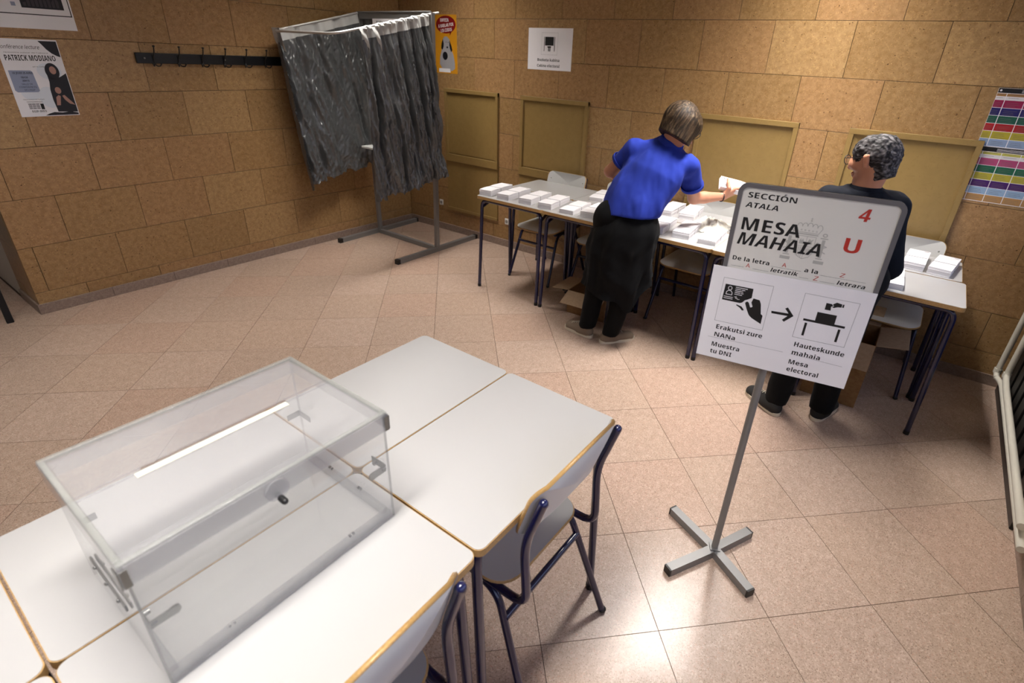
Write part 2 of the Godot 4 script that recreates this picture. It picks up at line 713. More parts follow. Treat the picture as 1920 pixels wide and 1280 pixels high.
func textured(tex: Texture2D, metres: float, rough: float, world := true, tint := Color.WHITE) -> StandardMaterial3D:
	var m := plain(tint, rough)
	m.albedo_texture = tex
	m.uv1_triplanar = true
	m.uv1_world_triplanar = world
	m.uv1_scale = Vector3.ONE / metres
	m.uv1_triplanar_sharpness = 8.0
	return m


func make_materials() -> void:
	var stone := grain(1024, Color(0.56, 0.44, 0.29), Color(0.665, 0.54, 0.375), 0.02, 11, [[1200, 4, 11, Color(0.52, 0.385, 0.225), 0.22, 2.0], [4600, 1.2, 3.4, Color(0.78, 0.635, 0.43), 0.42, 3.0], [4600, 1.0, 2.6, Color(0.46, 0.33, 0.185), 0.42, 2.4], [150, 1.6, 4.0, Color(0.27, 0.17, 0.08), 0.85, 1.8], [40, 1.2, 2.6, Color(0.90, 0.80, 0.60), 0.8, 1.5]])
	M.stones = []
	for t in [Color(1, 1, 1), Color(0.965, 0.95, 0.93), Color(0.985, 0.96, 0.965), Color(0.94, 0.93, 0.91)]:
		var m := textured(stone, 0.9, 0.34, true, t)
		m.metallic_specular = 0.45
		M.stones.append(m)
	M.joint = plain(Color(0.26, 0.17, 0.09), 0.9)
	var terrazzo := grain(1024, Color(0.665, 0.578, 0.515), Color(0.728, 0.634, 0.572), 0.012, 21, [[9000, 1.5, 4.5, Color(0.82, 0.73, 0.66), 0.55, 1.6], [9500, 1.2, 3.0, Color(0.48, 0.39, 0.335), 0.50, 1.7], [2600, 0.9, 2.3, Color(0.30, 0.235, 0.20), 0.70, 1.6], [1200, 1.5, 3.5, Color(0.72, 0.50, 0.42), 0.5, 1.5]])
	M.terrazzos = []
	for t in [Color(1, 1, 1), Color(0.985, 0.98, 0.97), Color(0.985, 0.965, 0.955), Color(0.97, 0.968, 0.962)]:
		var m := textured(terrazzo, 0.62, 0.27, true, t)
		m.metallic_specular = 0.5
		M.terrazzos.append(m)
	M.grout = plain(Color(0.34, 0.27, 0.22), 0.9)
	M.skirting = textured(grain(512, Color(0.50, 0.43, 0.385), Color(0.60, 0.525, 0.475), 0.03, 31, [[1500, 1, 3, Color(0.40, 0.32, 0.28), 0.5, 1.6], [900, 1, 3, Color(0.68, 0.61, 0.56), 0.5, 1.6]]), 0.5, 0.45)
	M.cover = textured(grain(512, Color(0.530, 0.432, 0.250), Color(0.560, 0.458, 0.268), 0.02, 41, [[500, 1, 4, Color(0.50, 0.40, 0.225), 0.35, 4.0]]), 0.7, 0.42, false)
	M.plaster = plain(Color(0.80, 0.78, 0.74), 0.9)
	M.ceiling = plain(Color(0.76, 0.74, 0.70), 0.95)
	M.white_metal = plain(Color(0.86, 0.86, 0.84), 0.4)
	M.lamp = plain(Color(0.9, 0.9, 0.88), 0.5)
	M.lamp.emission_enabled = true
	M.lamp.emission = Color(1.0, 0.97, 0.94)
	M.lamp.emission_energy_multiplier = 6.0
	M.louvre = plain(Color(0.48, 0.48, 0.47), 0.5)
	M.laminate = plain(Color(0.665, 0.66, 0.655), 0.24, 0.0, 0.5)
	M.chair_laminate = plain(Color(0.74, 0.74, 0.73), 0.3)
	M.beech = textured(grain(256, Color(0.64, 0.50, 0.30), Color(0.76, 0.62, 0.41), 0.05, 51, [[300, 0.6, 1.4, Color(0.50, 0.35, 0.17), 0.5, 6.0]]), 0.12, 0.35, false)
	M.navy = plain(Color(0.055, 0.07, 0.24), 0.25)
	M.navy.clearcoat_enabled = true
	M.navy.clearcoat = 0.6
	M.navy.clearcoat_roughness = 0.12
	M.black_plastic = plain(Color(0.03, 0.03, 0.032), 0.5)
	M.black_metal = plain(Color(0.022, 0.024, 0.03), 0.4)
	M.grey_metal = plain(Color(0.50, 0.495, 0.49), 0.42, 0.35)
	M.steel = plain(Color(0.56, 0.56, 0.55), 0.3, 0.9)
	M.rod = plain(Color(0.80, 0.79, 0.78), 0.3, 0.5)
	M.satin = plain(Color(0.27, 0.275, 0.275), 0.34, 0.0, 0.7)
	M.satin.rim_enabled = true
	M.satin.rim = 0.4
	M.satin_white = plain(Color(0.70, 0.70, 0.69), 0.4)
	M.satin_white.rim_enabled = true
	M.satin_white.rim = 0.4
	M.paper = plain(Color(0.90, 0.89, 0.90), 0.7)
	M.paper_edge = plain(Color(0.80, 0.80, 0.81), 0.85)
	M.ink = plain(Color(0.035, 0.033, 0.032), 0.55)
	M.grey_ink = plain(Color(0.42, 0.42, 0.43), 0.6)
	M.red_ink = plain(Color(0.72, 0.17, 0.11), 0.5)
	M.crest_ink = plain(Color(0.69, 0.685, 0.665), 0.5)
	M.sign_face = plain(Color(0.855, 0.845, 0.82), 0.35)
	M.sign_frame = plain(Color(0.42, 0.41, 0.415), 0.45, 0.2)
	M.acrylic = plain(Color(0.86, 0.865, 0.86, 0.055), 0.04)
	M.acrylic.transparency = BaseMaterial3D.TRANSPARENCY_ALPHA
	M.acrylic_lid = plain(Color(0.66, 0.66, 0.67, 0.20), 0.2)
	M.acrylic_lid.transparency = BaseMaterial3D.TRANSPARENCY_ALPHA
	M.acrylic_edge = plain(Color(0.60, 0.61, 0.59, 0.30), 0.16)
	M.acrylic_edge.transparency = BaseMaterial3D.TRANSPARENCY_ALPHA
	M.tape = plain(Color(0.93, 0.91, 0.76), 0.5)
	M.cardboard = textured(grain(256, Color(0.53, 0.39, 0.24), Color(0.60, 0.455, 0.29), 0.04, 61, [[200, 0.8, 1.6, Color(0.45, 0.32, 0.19), 0.4, 5.0]]), 0.3, 0.8, false)
	M.card_inside = textured(grain(256, Color(0.60, 0.50, 0.39), Color(0.66, 0.56, 0.45), 0.04, 62, [[200, 0.8, 1.6, Color(0.54, 0.43, 0.31), 0.4, 5.0]]), 0.3, 0.85, false)
	M.pipe = plain(Color(0.78, 0.76, 0.71), 0.35)
	M.glass = plain(Color(0.9, 0.95, 0.95, 0.05), 0.03)
	M.glass.transparency = BaseMaterial3D.TRANSPARENCY_ALPHA
	M.skin = plain(Color(0.74, 0.52, 0.41), 0.5)
	M.skin.subsurf_scatter_enabled = true
	M.skin.subsurf_scatter_strength = 0.08
	M.polo = cloth(Color(0.15, 0.22, 0.60))
	M.trousers = cloth(Color(0.018, 0.018, 0.022))
	M.jacket = cloth(Color(0.026, 0.028, 0.036))
	M.navy_shirt = cloth(Color(0.040, 0.055, 0.095))
	M.shoe = cloth(Color(0.47, 0.41, 0.35))
	M.dark_shoe = cloth(Color(0.17, 0.165, 0.16))
	M.sole = plain(Color(0.80, 0.76, 0.68), 0.6)
	M.hair = plain(Color.WHITE, 0.62, 0.0, 0.35)
	M.hair.vertex_color_use_as_albedo = true
	M.red_bead = plain(Color(0.16, 0.03, 0.03), 0.35)
	M.bag = plain(Color(0.93, 0.92, 0.88, 0.82), 0.5)
	M.bag.transparency = BaseMaterial3D.TRANSPARENCY_ALPHA


func cloth(c: Color) -> StandardMaterial3D:
	var m := plain(c, 0.85, 0.0, 0.3)
	m.rim_enabled = true
	m.rim = 0.25
	m.rim_tint = 0.6
	return m


# ---------------------------------------------------------------- the room

func floor_and_ceiling() -> void:
	var b := MB.new()
	box(b, Vector3(1.97, -0.108, 3.2), Vector3(6.9, 0.2, 7.2))
	var fl := struct("floor", b, M.grout)
	# square terrazzo tiles laid on the diagonal
	var phi := -0.777
	var o := Vector2(-0.2937, 2.6272)
	var du := Vector2(cos(phi), sin(phi)) * 0.3943
	var dv := Vector2(-sin(phi), cos(phi)) * 0.4035
	var gap := 0.0011
	var rooms := [PackedVector2Array([Vector2(0, 0), Vector2(ROOM_X, 0), Vector2(ROOM_X, ROOM_Z), Vector2(0, ROOM_Z)]), PackedVector2Array([Vector2(-1.3, 3.23), Vector2(0, 3.23), Vector2(0, ROOM_Z), Vector2(-1.3, ROOM_Z)])]
	var whole := MB.new()
	var un := du.normalized()
	var vn := dv.normalized()
	var quad_of := func(c: Vector2) -> PackedVector2Array:
		return PackedVector2Array([c + un * gap + vn * gap, c + du - un * gap + vn * gap, c + du + dv - un * gap - vn * gap, c + dv + un * gap - vn * gap])
	var flat := Transform3D(Basis(Vector3(1, 0, 0), Vector3(0, 0, 1), Vector3(0, 1, 0)), Vector3.ZERO)
	prism(whole, quad_of.call(Vector2.ZERO), -0.01, 0.0, flat)
	var whole_mesh := whole.mesh()
	for i in range(-18, 26):
		for j in range(-18, 26):
			var c := o + du * i + dv * j
			var poly: PackedVector2Array = quad_of.call(c)
			var mat: Material = M.terrazzos[rng.randi() % 4]
			var y := rng.randf_range(-0.0003, 0.0)
			for room in rooms:
				var cut := Geometry2D.intersect_polygons(poly, room)
				for piece in cut:
					if piece.size() < 3:
						continue
					var area := 0.0
					for k in piece.size():
						area += piece[k].cross(piece[(k + 1) % piece.size()])
					if absf(area) < 0.002:
						continue
					if absf(absf(area) * 0.5 - (du.length() - 2 * gap) * (dv.length() - 2 * gap)) < 0.0005:
						put_mesh("tile", whole_mesh, mat, fl, Vector3(c.x, y, c.y))
					else:
						var p := MB.new()
						prism(p, piece, -0.01, 0.0, flat)
						put_mesh("tile", p.mesh(), mat, fl, Vector3(0, y, 0))
	var t := MB.new()
	box(t, Vector3(1.97, CEIL + 0.1, 3.2), Vector3(6.9, 0.2, 7.2))
	struct("ceiling", t, M.ceiling)


# one course of blocks along a wall: from a to b along dir, seen from nn; joints at start + k * step
func course(parent: Node, a: float, b: float, y0: float, y1: float, start: float, step: float, place: Callable, turn: Basis, skip = null) -> void:
	var k0 := int(floor((a - start) / step))
	for k in range(k0, k0 + int((b - a) / step) + 3):
		var s := maxf(start + k * step, a)
		var e := minf(start + (k + 1) * step, b)
		if e - s < 0.012 or y1 - y0 < 0.012:
			continue
		if skip != null and skip.call(s, e, y0, y1):
			continue
		var size := Vector3(e - s - 0.0022, y1 - y0 - 0.0022, 0.02)
		var key := "block%.3f_%.3f" % [size.x, size.y]
		if not M.has(key):
			var m := MB.new()
			box(m, Vector3(0, 0, -0.01), size, 0.0012)
			M[key] = m.mesh()
		put_mesh("tile", M[key], M.stones[rng.randi() % 4], parent, place.call((s + e) * 0.5, (y0 + y1) * 0.5, rng.randf_range(-0.0006, 0.0006)), turn)


func walls() -> void:
	# left wall, x = 0, up to its free end at z = 3.22
	var b := MB.new()
	box(b, Vector3(-0.214, CEIL / 2, 1.50), Vector3(0.388, CEIL, 3.396))
	var wl := struct("wall_left", b, M.joint)
	var facing_x := Basis(Vector3(0, 0, -1), Vector3.UP, Vector3(1, 0, 0))
	for j in range(0, 9):
		var y0 := 0.0 if j == 0 else 0.1431 + 0.3 * (j - 1)
		var y1 := minf(0.1431 + 0.3 * j, CEIL)
		var off := 3.145 + (0.0 if j % 2 == 1 else -0.2002)
		course(wl, 0.0, 3.2205, y0, y1, off - 0.4505 * 8, 0.4505, func(s, y, d): return Vector3(d, y, s), facing_x)
		course(wl, -0.40, -0.0205, y0, y1, -0.43 + (0.0 if j % 2 == 1 else 0.2), 0.4505, func(s, y, d): return Vector3(s, y, 3.2205 + d), Basis.IDENTITY)
	# back wall, z = 0
	var c := MB.new()
	box(c, Vector3(2.53, CEIL / 2, -0.118), Vector3(5.84, CEIL, 0.196))
	var wb := struct("wall_back", c, M.joint)
	var edges := [0.0, 0.199, 0.4432, 0.7432, 1.0432, 1.3432, 1.6432, 1.9432, 2.2432, 2.5432, CEIL]
	var hidden := func(s: float, e: float, y0: float, y1: float) -> bool:
		for p in COVERS:
			if s > p[0] + 0.01 and e < p[1] - 0.01 and y0 > 0.25 and y1 < 1.36:
				return true
		return false
	for j in edges.size() - 1:
		var off := 1.404 if j % 2 == 1 else 1.634
		course(wb, 0.0, ROOM_X, edges[j], edges[j + 1], off - 0.4545 * 5, 0.4545, func(s, y, d): return Vector3(s, y, d), Basis.IDENTITY, hidden)
	# the far side of the room, behind the camera, and the recess on the left: plain plaster
	var f := MB.new()
	box(f, Vector3(1.97, CEIL / 2, ROOM_Z + 0.1), Vector3(6.9, CEIL, 0.2))
	struct("wall_front", f, M.plaster)
	var r := MB.new()
	box(r, Vector3(-1.4, CEIL / 2, 4.9), Vector3(0.2, CEIL, 3.6))
	box(r, Vector3(-0.85, CEIL / 2, 3.13), Vector3(0.9, CEIL, 0.18))
	struct("wall_recess", r, M.plaster)
	# skirting of terrazzo pieces
	var sk := Node3D.new()
	sk.name = "baseboard_left"
	sk.set_meta("kind", "structure")
	add_child(sk)
	var joints := [0.012, 0.40, 0.803, 1.205, 1.607, 2.01, 2.412, 2.815, 3.2325]
	for i in joints.size() - 1:
		var m := MB.new()
		box(m, Vector3(0.006, 0.034, (joints[i] + joints[i + 1]) / 2), Vector3(0.012, 0.068, joints[i + 1] - joints[i] - 0.0018), 0.0012)
		put("tile", m, M.skirting, sk)
	var m2 := MB.new()
	box(m2, Vector3(-0.20, 0.034, 3.2265), Vector3(0.4, 0.068, 0.012), 0.0012)
	put("tile", m2, M.skirting, sk)
	var sb := Node3D.new()
	sb.name = "baseboard_back"
	sb.set_meta("kind", "structure")
	add_child(sb)
	for i in 13:
		var m := MB.new()
		var e := minf(0.402 * (i + 1), ROOM_X)
		box(m, Vector3((0.402 * i + e) / 2, 0.034, 0.006), Vector3(e - 0.402 * i - 0.0018, 0.068, 0.012), 0.0012)
		put("tile", m, M.skirting, sb)


# ochre painted covers on the back wall: left, right, bottom of the upper board's rail or floor
const COVERS := [[0.582, 1.240, "ochre wall cover beside the curtained booth, with a lower board under its rail"], [1.494, 2.170, "ochre wall cover above the left chair back, between plain blocks"], [3.068, 3.737, "wide ochre wall cover between the woman and the standing person in navy"], [4.026, 4.690, "ochre wall cover beside the colourful chart, behind the grey-haired person"]]


func wall_covers() -> void:
	for p in COVERS:
		var o := thing("wall_cover", p[2], "wall panel", Vector3((p[0] + p[1]) / 2, 0.233, 0.0), 0.0, "")
		var w: float = p[1] - p[0]
		var top := 1.143
		var b := MB.new()
		box(b, Vector3(0, top / 2 + 0.28, 0.004), Vector3(w - 0.03, top - 0.57, 0.010))
		put("upper_board", b, M.cover, o)
		b = MB.new()
		box(b, Vector3(0, 0.255, 0.007), Vector3(w - 0.004, 0.50, 0.014), 0.002)
		put("lower_board", b, M.cover, o)
		for s in [-1.0, 1.0]:
			b = MB.new()
			box(b, Vector3(s * (w / 2 - 0.015), top / 2 + 0.245, 0.013), Vector3(0.030, top - 0.49, 0.026), 0.002)
			put("frame_side", b, M.cover, o)
		b = MB.new()
		box(b, Vector3(0, top - 0.016, 0.0135), Vector3(w, 0.032, 0.027), 0.002)
		put("frame_top", b, M.cover, o)
		b = MB.new()
		box(b, Vector3(0, 0.523, 0.0145), Vector3(w + 0.004, 0.068, 0.029), 0.002)
		put("rail", b, M.cover, o)
		b = MB.new()
		box(b, Vector3(0, 0.014, 0.010), Vector3(w, 0.028, 0.020), 0.002)
		put("frame_foot", b, M.cover, o)


func right_side() -> void:
	# right wall, with a window above the dark heater niche
	var b := MB.new()
	box(b, Vector3(ROOM_X + 0.1, 0.45, 3.2), Vector3(0.2, 0.9, 7.2))
	box(b, Vector3(ROOM_X + 0.1, 2.5, 3.2), Vector3(0.2, 0.5, 7.2))
	box(b, Vector3(ROOM_X + 0.1, 1.575, -0.05), Vector3(0.2, 1.35, 0.7))
	box(b, Vector3(ROOM_X + 0.1, 1.575, 6.3), Vector3(0.2, 1.35, 1.0))
	struct("wall_right", b, M.plaster)
	var w := Node3D.new()
	w.name = "window_1"
	w.set_meta("kind", "structure")
	add_child(w)
	var fr := MB.new()
	for z in [0.33, 1.42, 2.51, 3.60, 4.69, 5.77]:
		box(fr, Vector3(ROOM_X + 0.08, 1.575, z), Vector3(0.06, 1.35, 0.06), 0.004)
	for y in [0.93, 2.22]:
		box(fr, Vector3(ROOM_X + 0.08, y, 3.05), Vector3(0.06, 0.06, 5.5), 0.004)
	put("window_frame", fr, M.white_metal, w)
	for z in [0.875, 1.965, 3.055, 4.145, 5.23]:
		var g := MB.new()
		box(g, Vector3(ROOM_X + 0.08, 1.575, z), Vector3(0.006, 1.24, 1.03))
		put("pane", g, M.glass, w)
	# dark heater under the window with its white pipes in front
	var o := thing("heater", "black heater cabinet low on the right wall behind white pipes", "heater", Vector3(ROOM_X, 0.0, 0.73), 0.0, "")
	b = MB.new()
	box(b, Vector3(-0.012, 0.44, 0), Vector3(0.024, 0.80, 1.32), 0.004)
	put("cabinet", b, M.black_metal, o)
	for k in 9:
		b = MB.new()
		box(b, Vector3(-0.030, 0.46, -0.56 + k * 0.14), Vector3(0.018, 0.66, 0.10), 0.004)
		put("fin", b, M.black_metal, o)
	b = MB.new()
	box(b, Vector3(-0.018, 0.022, 0), Vector3(0.036, 0.044, 1.34), 0.003)
	put("plinth", b, M.black_metal, o)
	var p := thing("heating_pipe", "two white heating pipes coming down the wall corner and running along the heater", "pipe", Vector3(5.15, 0, 0.2), 0.0, "")
	b = MB.new()
	tube(b, fillet([Vector3(0, CEIL, 0), Vector3(0, 0.165, 0), Vector3(0, 0.165, 0.06)], 0.03), 0.0145)
	put("pipe", b, M.pipe, p)
	b = MB.new()
	tube(b, fillet([Vector3(0.012, CEIL, 0.18), Vector3(0.012, 0.235, 0.18), Vector3(0.012, 0.22, 0.32), Vector3(0.008, 0.205, 1.46)], 0.04), 0.0155)
	put("pipe", b, M.pipe, p)
	b = MB.new()
	tube(b, fillet([Vector3(0, 0.165, 0.05), Vector3(0.022, 0.160, 0.12), Vector3(0.022, 0.150, 1.52)], 0.04), 0.0145)
	put("pipe", b, M.pipe, p)
	for q in [Vector3(0, 0.185, 0), Vector3(0.012, 0.245, 0.18)]:
		b = MB.new()
		bar(b, q - Vector3(0, 0.014, 0), q + Vector3(0, 0.014, 0), 0.021, 6)
		put("pipe_nut", b, M.pipe, p)
	var s := Node3D.new()
	s.name = "baseboard_right"
	s.set_meta("kind", "structure")
	add_child(s)
	for i in 10:
		var z0 := 1.40 + i * 0.402
		b = MB.new()
		box(b, Vector3(ROOM_X - 0.011, 0.05, z0 + 0.2), Vector3(0.022, 0.10, 0.400), 0.0015)
		put("tile", b, M.skirting, s)


# ---------------------------------------------------------------- school furniture

func make_desk() -> Node3D:
	var o := thing("school_desk", "white school desk", "desk", Vector3.ZERO, 0.0, "white school desks")
	var flat := Basis(Vector3(1, 0, 0), Vector3(0, 0, 1), Vector3(0, 1, 0))
	var b := MB.new()
	prism(b, rrect(0.6005, 0.4025, 0.019), 0.7282, 0.73, Transform3D(flat, Vector3.ZERO), true, true, true)
	var top := put("tabletop", b, M.laminate, o)
	b = MB.new()
	prism(b, rrect(0.604, 0.406, 0.021), 0.708, 0.7283, Transform3D(flat, Vector3.ZERO), true, true, true)
	put("edge_band", b, M.beech, top)
	for sz in [-1.0, 1.0]:
		for sx in [-1.0, 1.0]:
			b = MB.new()
			tube(b, fillet([Vector3(sx * 0.17, 0.694, sz * 0.166), Vector3(sx * 0.274, 0.694, sz * 0.166), Vector3(sx * 0.283, 0.008, sz * 0.195)], 0.055, 7), 0.0128)
			var leg := put("leg", b, M.navy, o)
			b = MB.new()
			bar(b, Vector3(sx * 0.283, 0.0, sz * 0.195), Vector3(sx * 0.283, 0.022, sz * 0.194), 0.0142)
			put("foot_cap", b, M.black_plastic, leg)
		b = MB.new()
		bar(b, Vector3(-0.172, 0.694, sz * 0.166), Vector3(0.172, 0.694, sz * 0.166), 0.0126)
		put("rail", b, M.navy, o)
	for sx in [-1.0, 1.0]:
		b = MB.new()
		bar(b, Vector3(sx * 0.2742, 0.640, 0.168), Vector3(sx * 0.262, 0.688, 0.05), 0.0098, 10)
		bar(b, Vector3(sx * 0.2742, 0.640, -0.168), Vector3(sx * 0.262, 0.688, -0.05), 0.0098, 10)
		bar(b, Vector3(sx * 0.262, 0.688, -0.056), Vector3(sx * 0.262, 0.688, 0.056), 0.0098, 10)
		put("side_brace", b, M.navy, o)
	return o


func copy_of(o: Node3D, called: String, label: String, at: Vector3, turn: float) -> Node3D:
	var c: Node3D = o.duplicate()
	c.name = numbered(called)
	add_child(c)
	c.position = at
	c.rotation.y = turn
	c.set_meta("label", label)
	return c


func place_desks(desk: Node3D) -> void:
	var nth := ["first", "second", "third", "fourth", "fifth"]
	var spots := []
	for i in 5:
		spots.append([Vector3(1.801 + 0.6035 * (i + 0.5), 0, 0.7255), 0.0, "white school desk, %s from the booth in the front ballot row" % nth[i]])
	for i in 5:
		spots.append([Vector3(1.785 + 0.6035 * (i + 0.5), 0, 0.310), 0.0, "white school desk, %s from the booth in the row by the wall" % nth[i]])
	var rows := ["of the ballot box group, empty end row", "partly under the ballot box", "of the ballot box group, nearest corner row"]
	for j in 3:
		for i in 2:
			spots.append([Vector3(3.350 + 0.4085 * i, 0, 3.002 + 0.6085 * j), PI / 2, "white school desk %s, %s column" % [rows[j], ["left", "right"][i]]])
	for k in spots.size():
		if k == 0:
			desk.position = spots[0][0]
			desk.set_meta("label", spots[0][2])
		else:
			copy_of(desk, "school_desk", spots[k][2], spots[k][0], spots[k][1])


# a bent plate with round corners: at maps (x, z) of the flat outline to the middle surface and its normal
func bent_plate(b: MB, edge: MB, w: float, d: float, r: float, thick: float, bend: Callable) -> void:
	var out := rrect(w, d, r, 6)
	var rings := 7
	var grid := []
	for side in [1.0, -1.0]:
		var rows := []
		for k in rings + 1:
			var t := maxf(float(k) / rings, 0.006)
			var line := []
			for p in out:
				var q: Vector3 = bend.call(p.x * t, p.y * t)
				var qx: Vector3 = bend.call(p.x * t + 0.002, p.y * t)
				var qz: Vector3 = bend.call(p.x * t, p.y * t + 0.002)
				var nn := (qz - q).cross(qx - q).normalized()
				line.append(q + nn * side * thick * 0.5)
			rows.append(line)
		grid.append(rows[rings])
		var up: Vector3 = (bend.call(0, 0.002) - bend.call(0, 0)).cross(bend.call(0.002, 0) - bend.call(0, 0)).normalized() * side
		sheet(b, rows, true, up)
	var n := out.size()
	var mid: Vector3 = bend.call(0, 0)
	for j in n:
		var k := (j + 1) % n
		var a0: Vector3 = (grid[0][j] + grid[1][j]) * 0.5
		var a1: Vector3 = (grid[0][k] + grid[1][k]) * 0.5
		var o0 := (a0 - mid).normalized()
		var o1 := (a1 - mid).normalized()
		var u: Vector3 = (grid[0][j] - grid[1][j]).normalized()
		# a rounded edge band standing a little proud
		var e0 := a0 + o0 * thick * 0.35
		var e1 := a1 + o1 * thick * 0.35
		edge.quad(grid[0][j], grid[0][k], e1, e0, (u + o0).normalized(), (u + o1).normalized(), o1, o0)
		edge.quad(e0, e1, grid[1][k], grid[1][j], o0, o1, (o1 - u).normalized(), (o0 - u).normalized())


func make_chair() -> Node3D:
	# local: +z is towards the back of the chair
	var o := thing("school_chair", "school chair", "chair", Vector3.ZERO, 0.0, "school chairs")
	var b := MB.new()
	var e := MB.new()
	bent_plate(b, e, 0.375, 0.40, 0.07, 0.011, func(x: float, z: float) -> Vector3:
		var y := 0.432 - 0.9 * maxf(-z - 0.10, 0.0) * maxf(-z - 0.10, 0.0) - 0.10 * (0.035 - x * x)
		y += 0.55 * maxf(z - 0.10, 0.0) * maxf(z - 0.10, 0.0)
		return Vector3(x, y, z))
	var seat := put("seat", b, M.chair_laminate, o)
	put("edge_band", e, M.beech, seat)
	b = MB.new()
	e = MB.new()
	bent_plate(b, e, 0.375, 0.165, 0.036, 0.011, func(x: float, z: float) -> Vector3:
		var y := 0.733 - z
		return Vector3(x, y, 0.300 - 1.10 * x * x - 0.294 * (z + 0.055)))
	var back := put("backrest", b, M.chair_laminate, o)
	put("edge_band", e, M.beech, back)
	e = MB.new()
	for sx in [-1.0, 1.0]:
		for y in [0.76, 0.70]:
			ball(e, Vector3(sx * 0.158, y, 0.2508 - (0.733 - y) * 0.294), Vector3(0.0055, 0.0055, 0.003), Basis.IDENTITY, 6, 8)
	put("rivets", e, M.steel, back)
	for sx in [-1.0, 1.0]:
		b = MB.new()
		tube(b, fillet([Vector3(sx * 0.172, 0.788, 0.290), Vector3(sx * 0.172, 0.625, 0.242), Vector3(sx * 0.172, 0.411, 0.258), Vector3(sx * 0.172, 0.409, -0.13)], 0.055, 6), 0.0118, 12, -1.0, false, true)
		put("side_frame", b, M.navy, o)
		b = MB.new()
		tube(b, fillet([Vector3(sx * 0.172, 0.408, 0.07), Vector3(sx * 0.176, 0.392, 0.165), Vector3(sx * 0.210, 0.006, 0.305)], 0.05, 6), 0.0112)
		var leg := put("leg", b, M.navy, o)
		b = MB.new()
		ball(b, Vector3(sx * 0.2105, 0.010, 0.306), Vector3(0.0135, 0.0105, 0.0135), Basis.IDENTITY, 6, 10)
		put("foot_cap", b, M.black_plastic, leg)
		b = MB.new()
		tube(b, fillet([Vector3(sx * 0.172, 0.408, 0.02), Vector3(sx * 0.175, 0.392, -0.10), Vector3(sx * 0.200, 0.006, -0.235)], 0.05, 6), 0.0112)
		leg = put("leg", b, M.navy, o)
		b = MB.new()
		ball(b, Vector3(sx * 0.2005, 0.010, -0.236), Vector3(0.0135, 0.0105, 0.0135), Basis.IDENTITY, 6, 10)
		put("foot_cap", b, M.black_plastic, leg)
	for z in [[0.195, 0.318], [-0.135, 0.30]]:
		b = MB.new()
		bar(b, Vector3(-0.180, z[1], z[0]), Vector3(0.180, z[1], z[0]), 0.0105)
		put("stretcher", b, M.navy, o)
	return o


func place_chairs(chair: Node3D) -> void:
	var spots := [
		[Vector3(3.728, 0, 2.982), PI / 2, "school chair with beech edges and navy tubes tucked under the ballot box group, far one"],
		[Vector3(3.728, 0, 3.59), PI / 2, "school chair with beech edges and navy tubes nearest the camera, cut by the frame edge"],
		[Vector3(2.055, 0, 0.345), PI, "white school chair by the wall, its back rising behind the empty tabletop"],
		[Vector3(2.635, 0, 0.345), PI, "white school chair by the wall half hidden behind the woman in blue"],
		[Vector3(3.330, 0, 0.345), PI, "white school chair by the wall behind the outstretched arm"],
		[Vector3(4.520, 0, 0.345), PI, "white school chair by the wall at the pipe end of the tables"]]
	for k in spots.size():
		if k == 0:
			chair.position = spots[0][0]
			chair.rotation.y = spots[0][1]
			chair.set_meta("label", spots[0][2])
		else:
			copy_of(chair, "school_chair", spots[k][2], spots[k][0], spots[k][1])


# ---------------------------------------------------------------- the curtained booth

func curtain(tops: PackedVector3Array, bottoms: PackedVector3Array, out: Vector3, folds: float, deep: float, drift: float, seed_of: int, v0: float, v1: float, rows: int, cols: int, lift := 0.0) -> Array:
	var nz := FastNoiseLite.new()
	nz.seed = seed_of
	nz.frequency = 1.0
	nz.fractal_octaves = 3
	var crump := FastNoiseLite.new()
	crump.seed = seed_of + 3
	crump.frequency = 1.0
	crump.fractal_type = FastNoiseLite.FRACTAL_RIDGED
	crump.fractal_octaves = 3
	var along := func(line: PackedVector3Array, t: float) -> Vector3:
		var f := t * (line.size() - 1)
		var i := mini(int(f), line.size() - 2)
		return line[i].lerp(line[i + 1], f - i)
	var grid := []
	for i in rows + 1:
		var v := lerpf(v0, v1, float(i) / rows)
		var line := []
		for j in cols + 1:
			var u := float(j) / cols
			var p: Vector3 = along.call(tops, u).lerp(along.call(bottoms, u), v)
			var w := u * folds + drift * v + 0.55 * nz.get_noise_2d(u * 2.5, v * 0.7)
			var amp := deep * (0.55 + 0.45 * smoothstep(0.0, 0.2, v)) * (1.0 - 0.25 * smoothstep(0.8, 1.0, v))
			var s := sin(w * TAU)
			var f := amp * (s * 0.75 + 0.35 * sin(w * 2.0 * TAU + 1.3) + 0.7 * nz.get_noise_2d(u * 9.0 + v * 1.5, v * 0.9))
			f += 0.026 * crump.get_noise_2d((u + v * 0.30) * 12.0, v * 1.3 - u) * smoothstep(0.0, 0.15, v)
			f += 0.0065 * crump.get_noise_2d((u - v * 0.2) * 24.0, v * 6.0) * smoothstep(0.0, 0.15, v)
			f += 0.010 * crump.get_noise_2d(u * 12.0, v * 9.0) * smoothstep(0.74, 1.0, v)
			p += out * (f + lift)
			p.y += 0.035 * nz.get_noise_2d(u * 14.0, 7.0) * smoothstep(0.85, 1.0, v)
			line.append(p)
		grid.append(line)
	return grid


func cloth_sheet(b: MB, grid: Array, out: Vector3, thick := 0.0012) -> void:      # both faces of a cloth and its hem
	sheet(b, grid, false, out)
	var back := []
	for line in grid:
		var l := []
		for p in line:
			l.append(p - out * thick)
		back.append(l)
	sheet(b, back, false, -out)
	var n := grid.size() - 1
	for j in grid[0].size() - 1:
		b.flat(grid[n][j], grid[n][j + 1], back[n][j + 1], back[n][j], Vector3.DOWN)


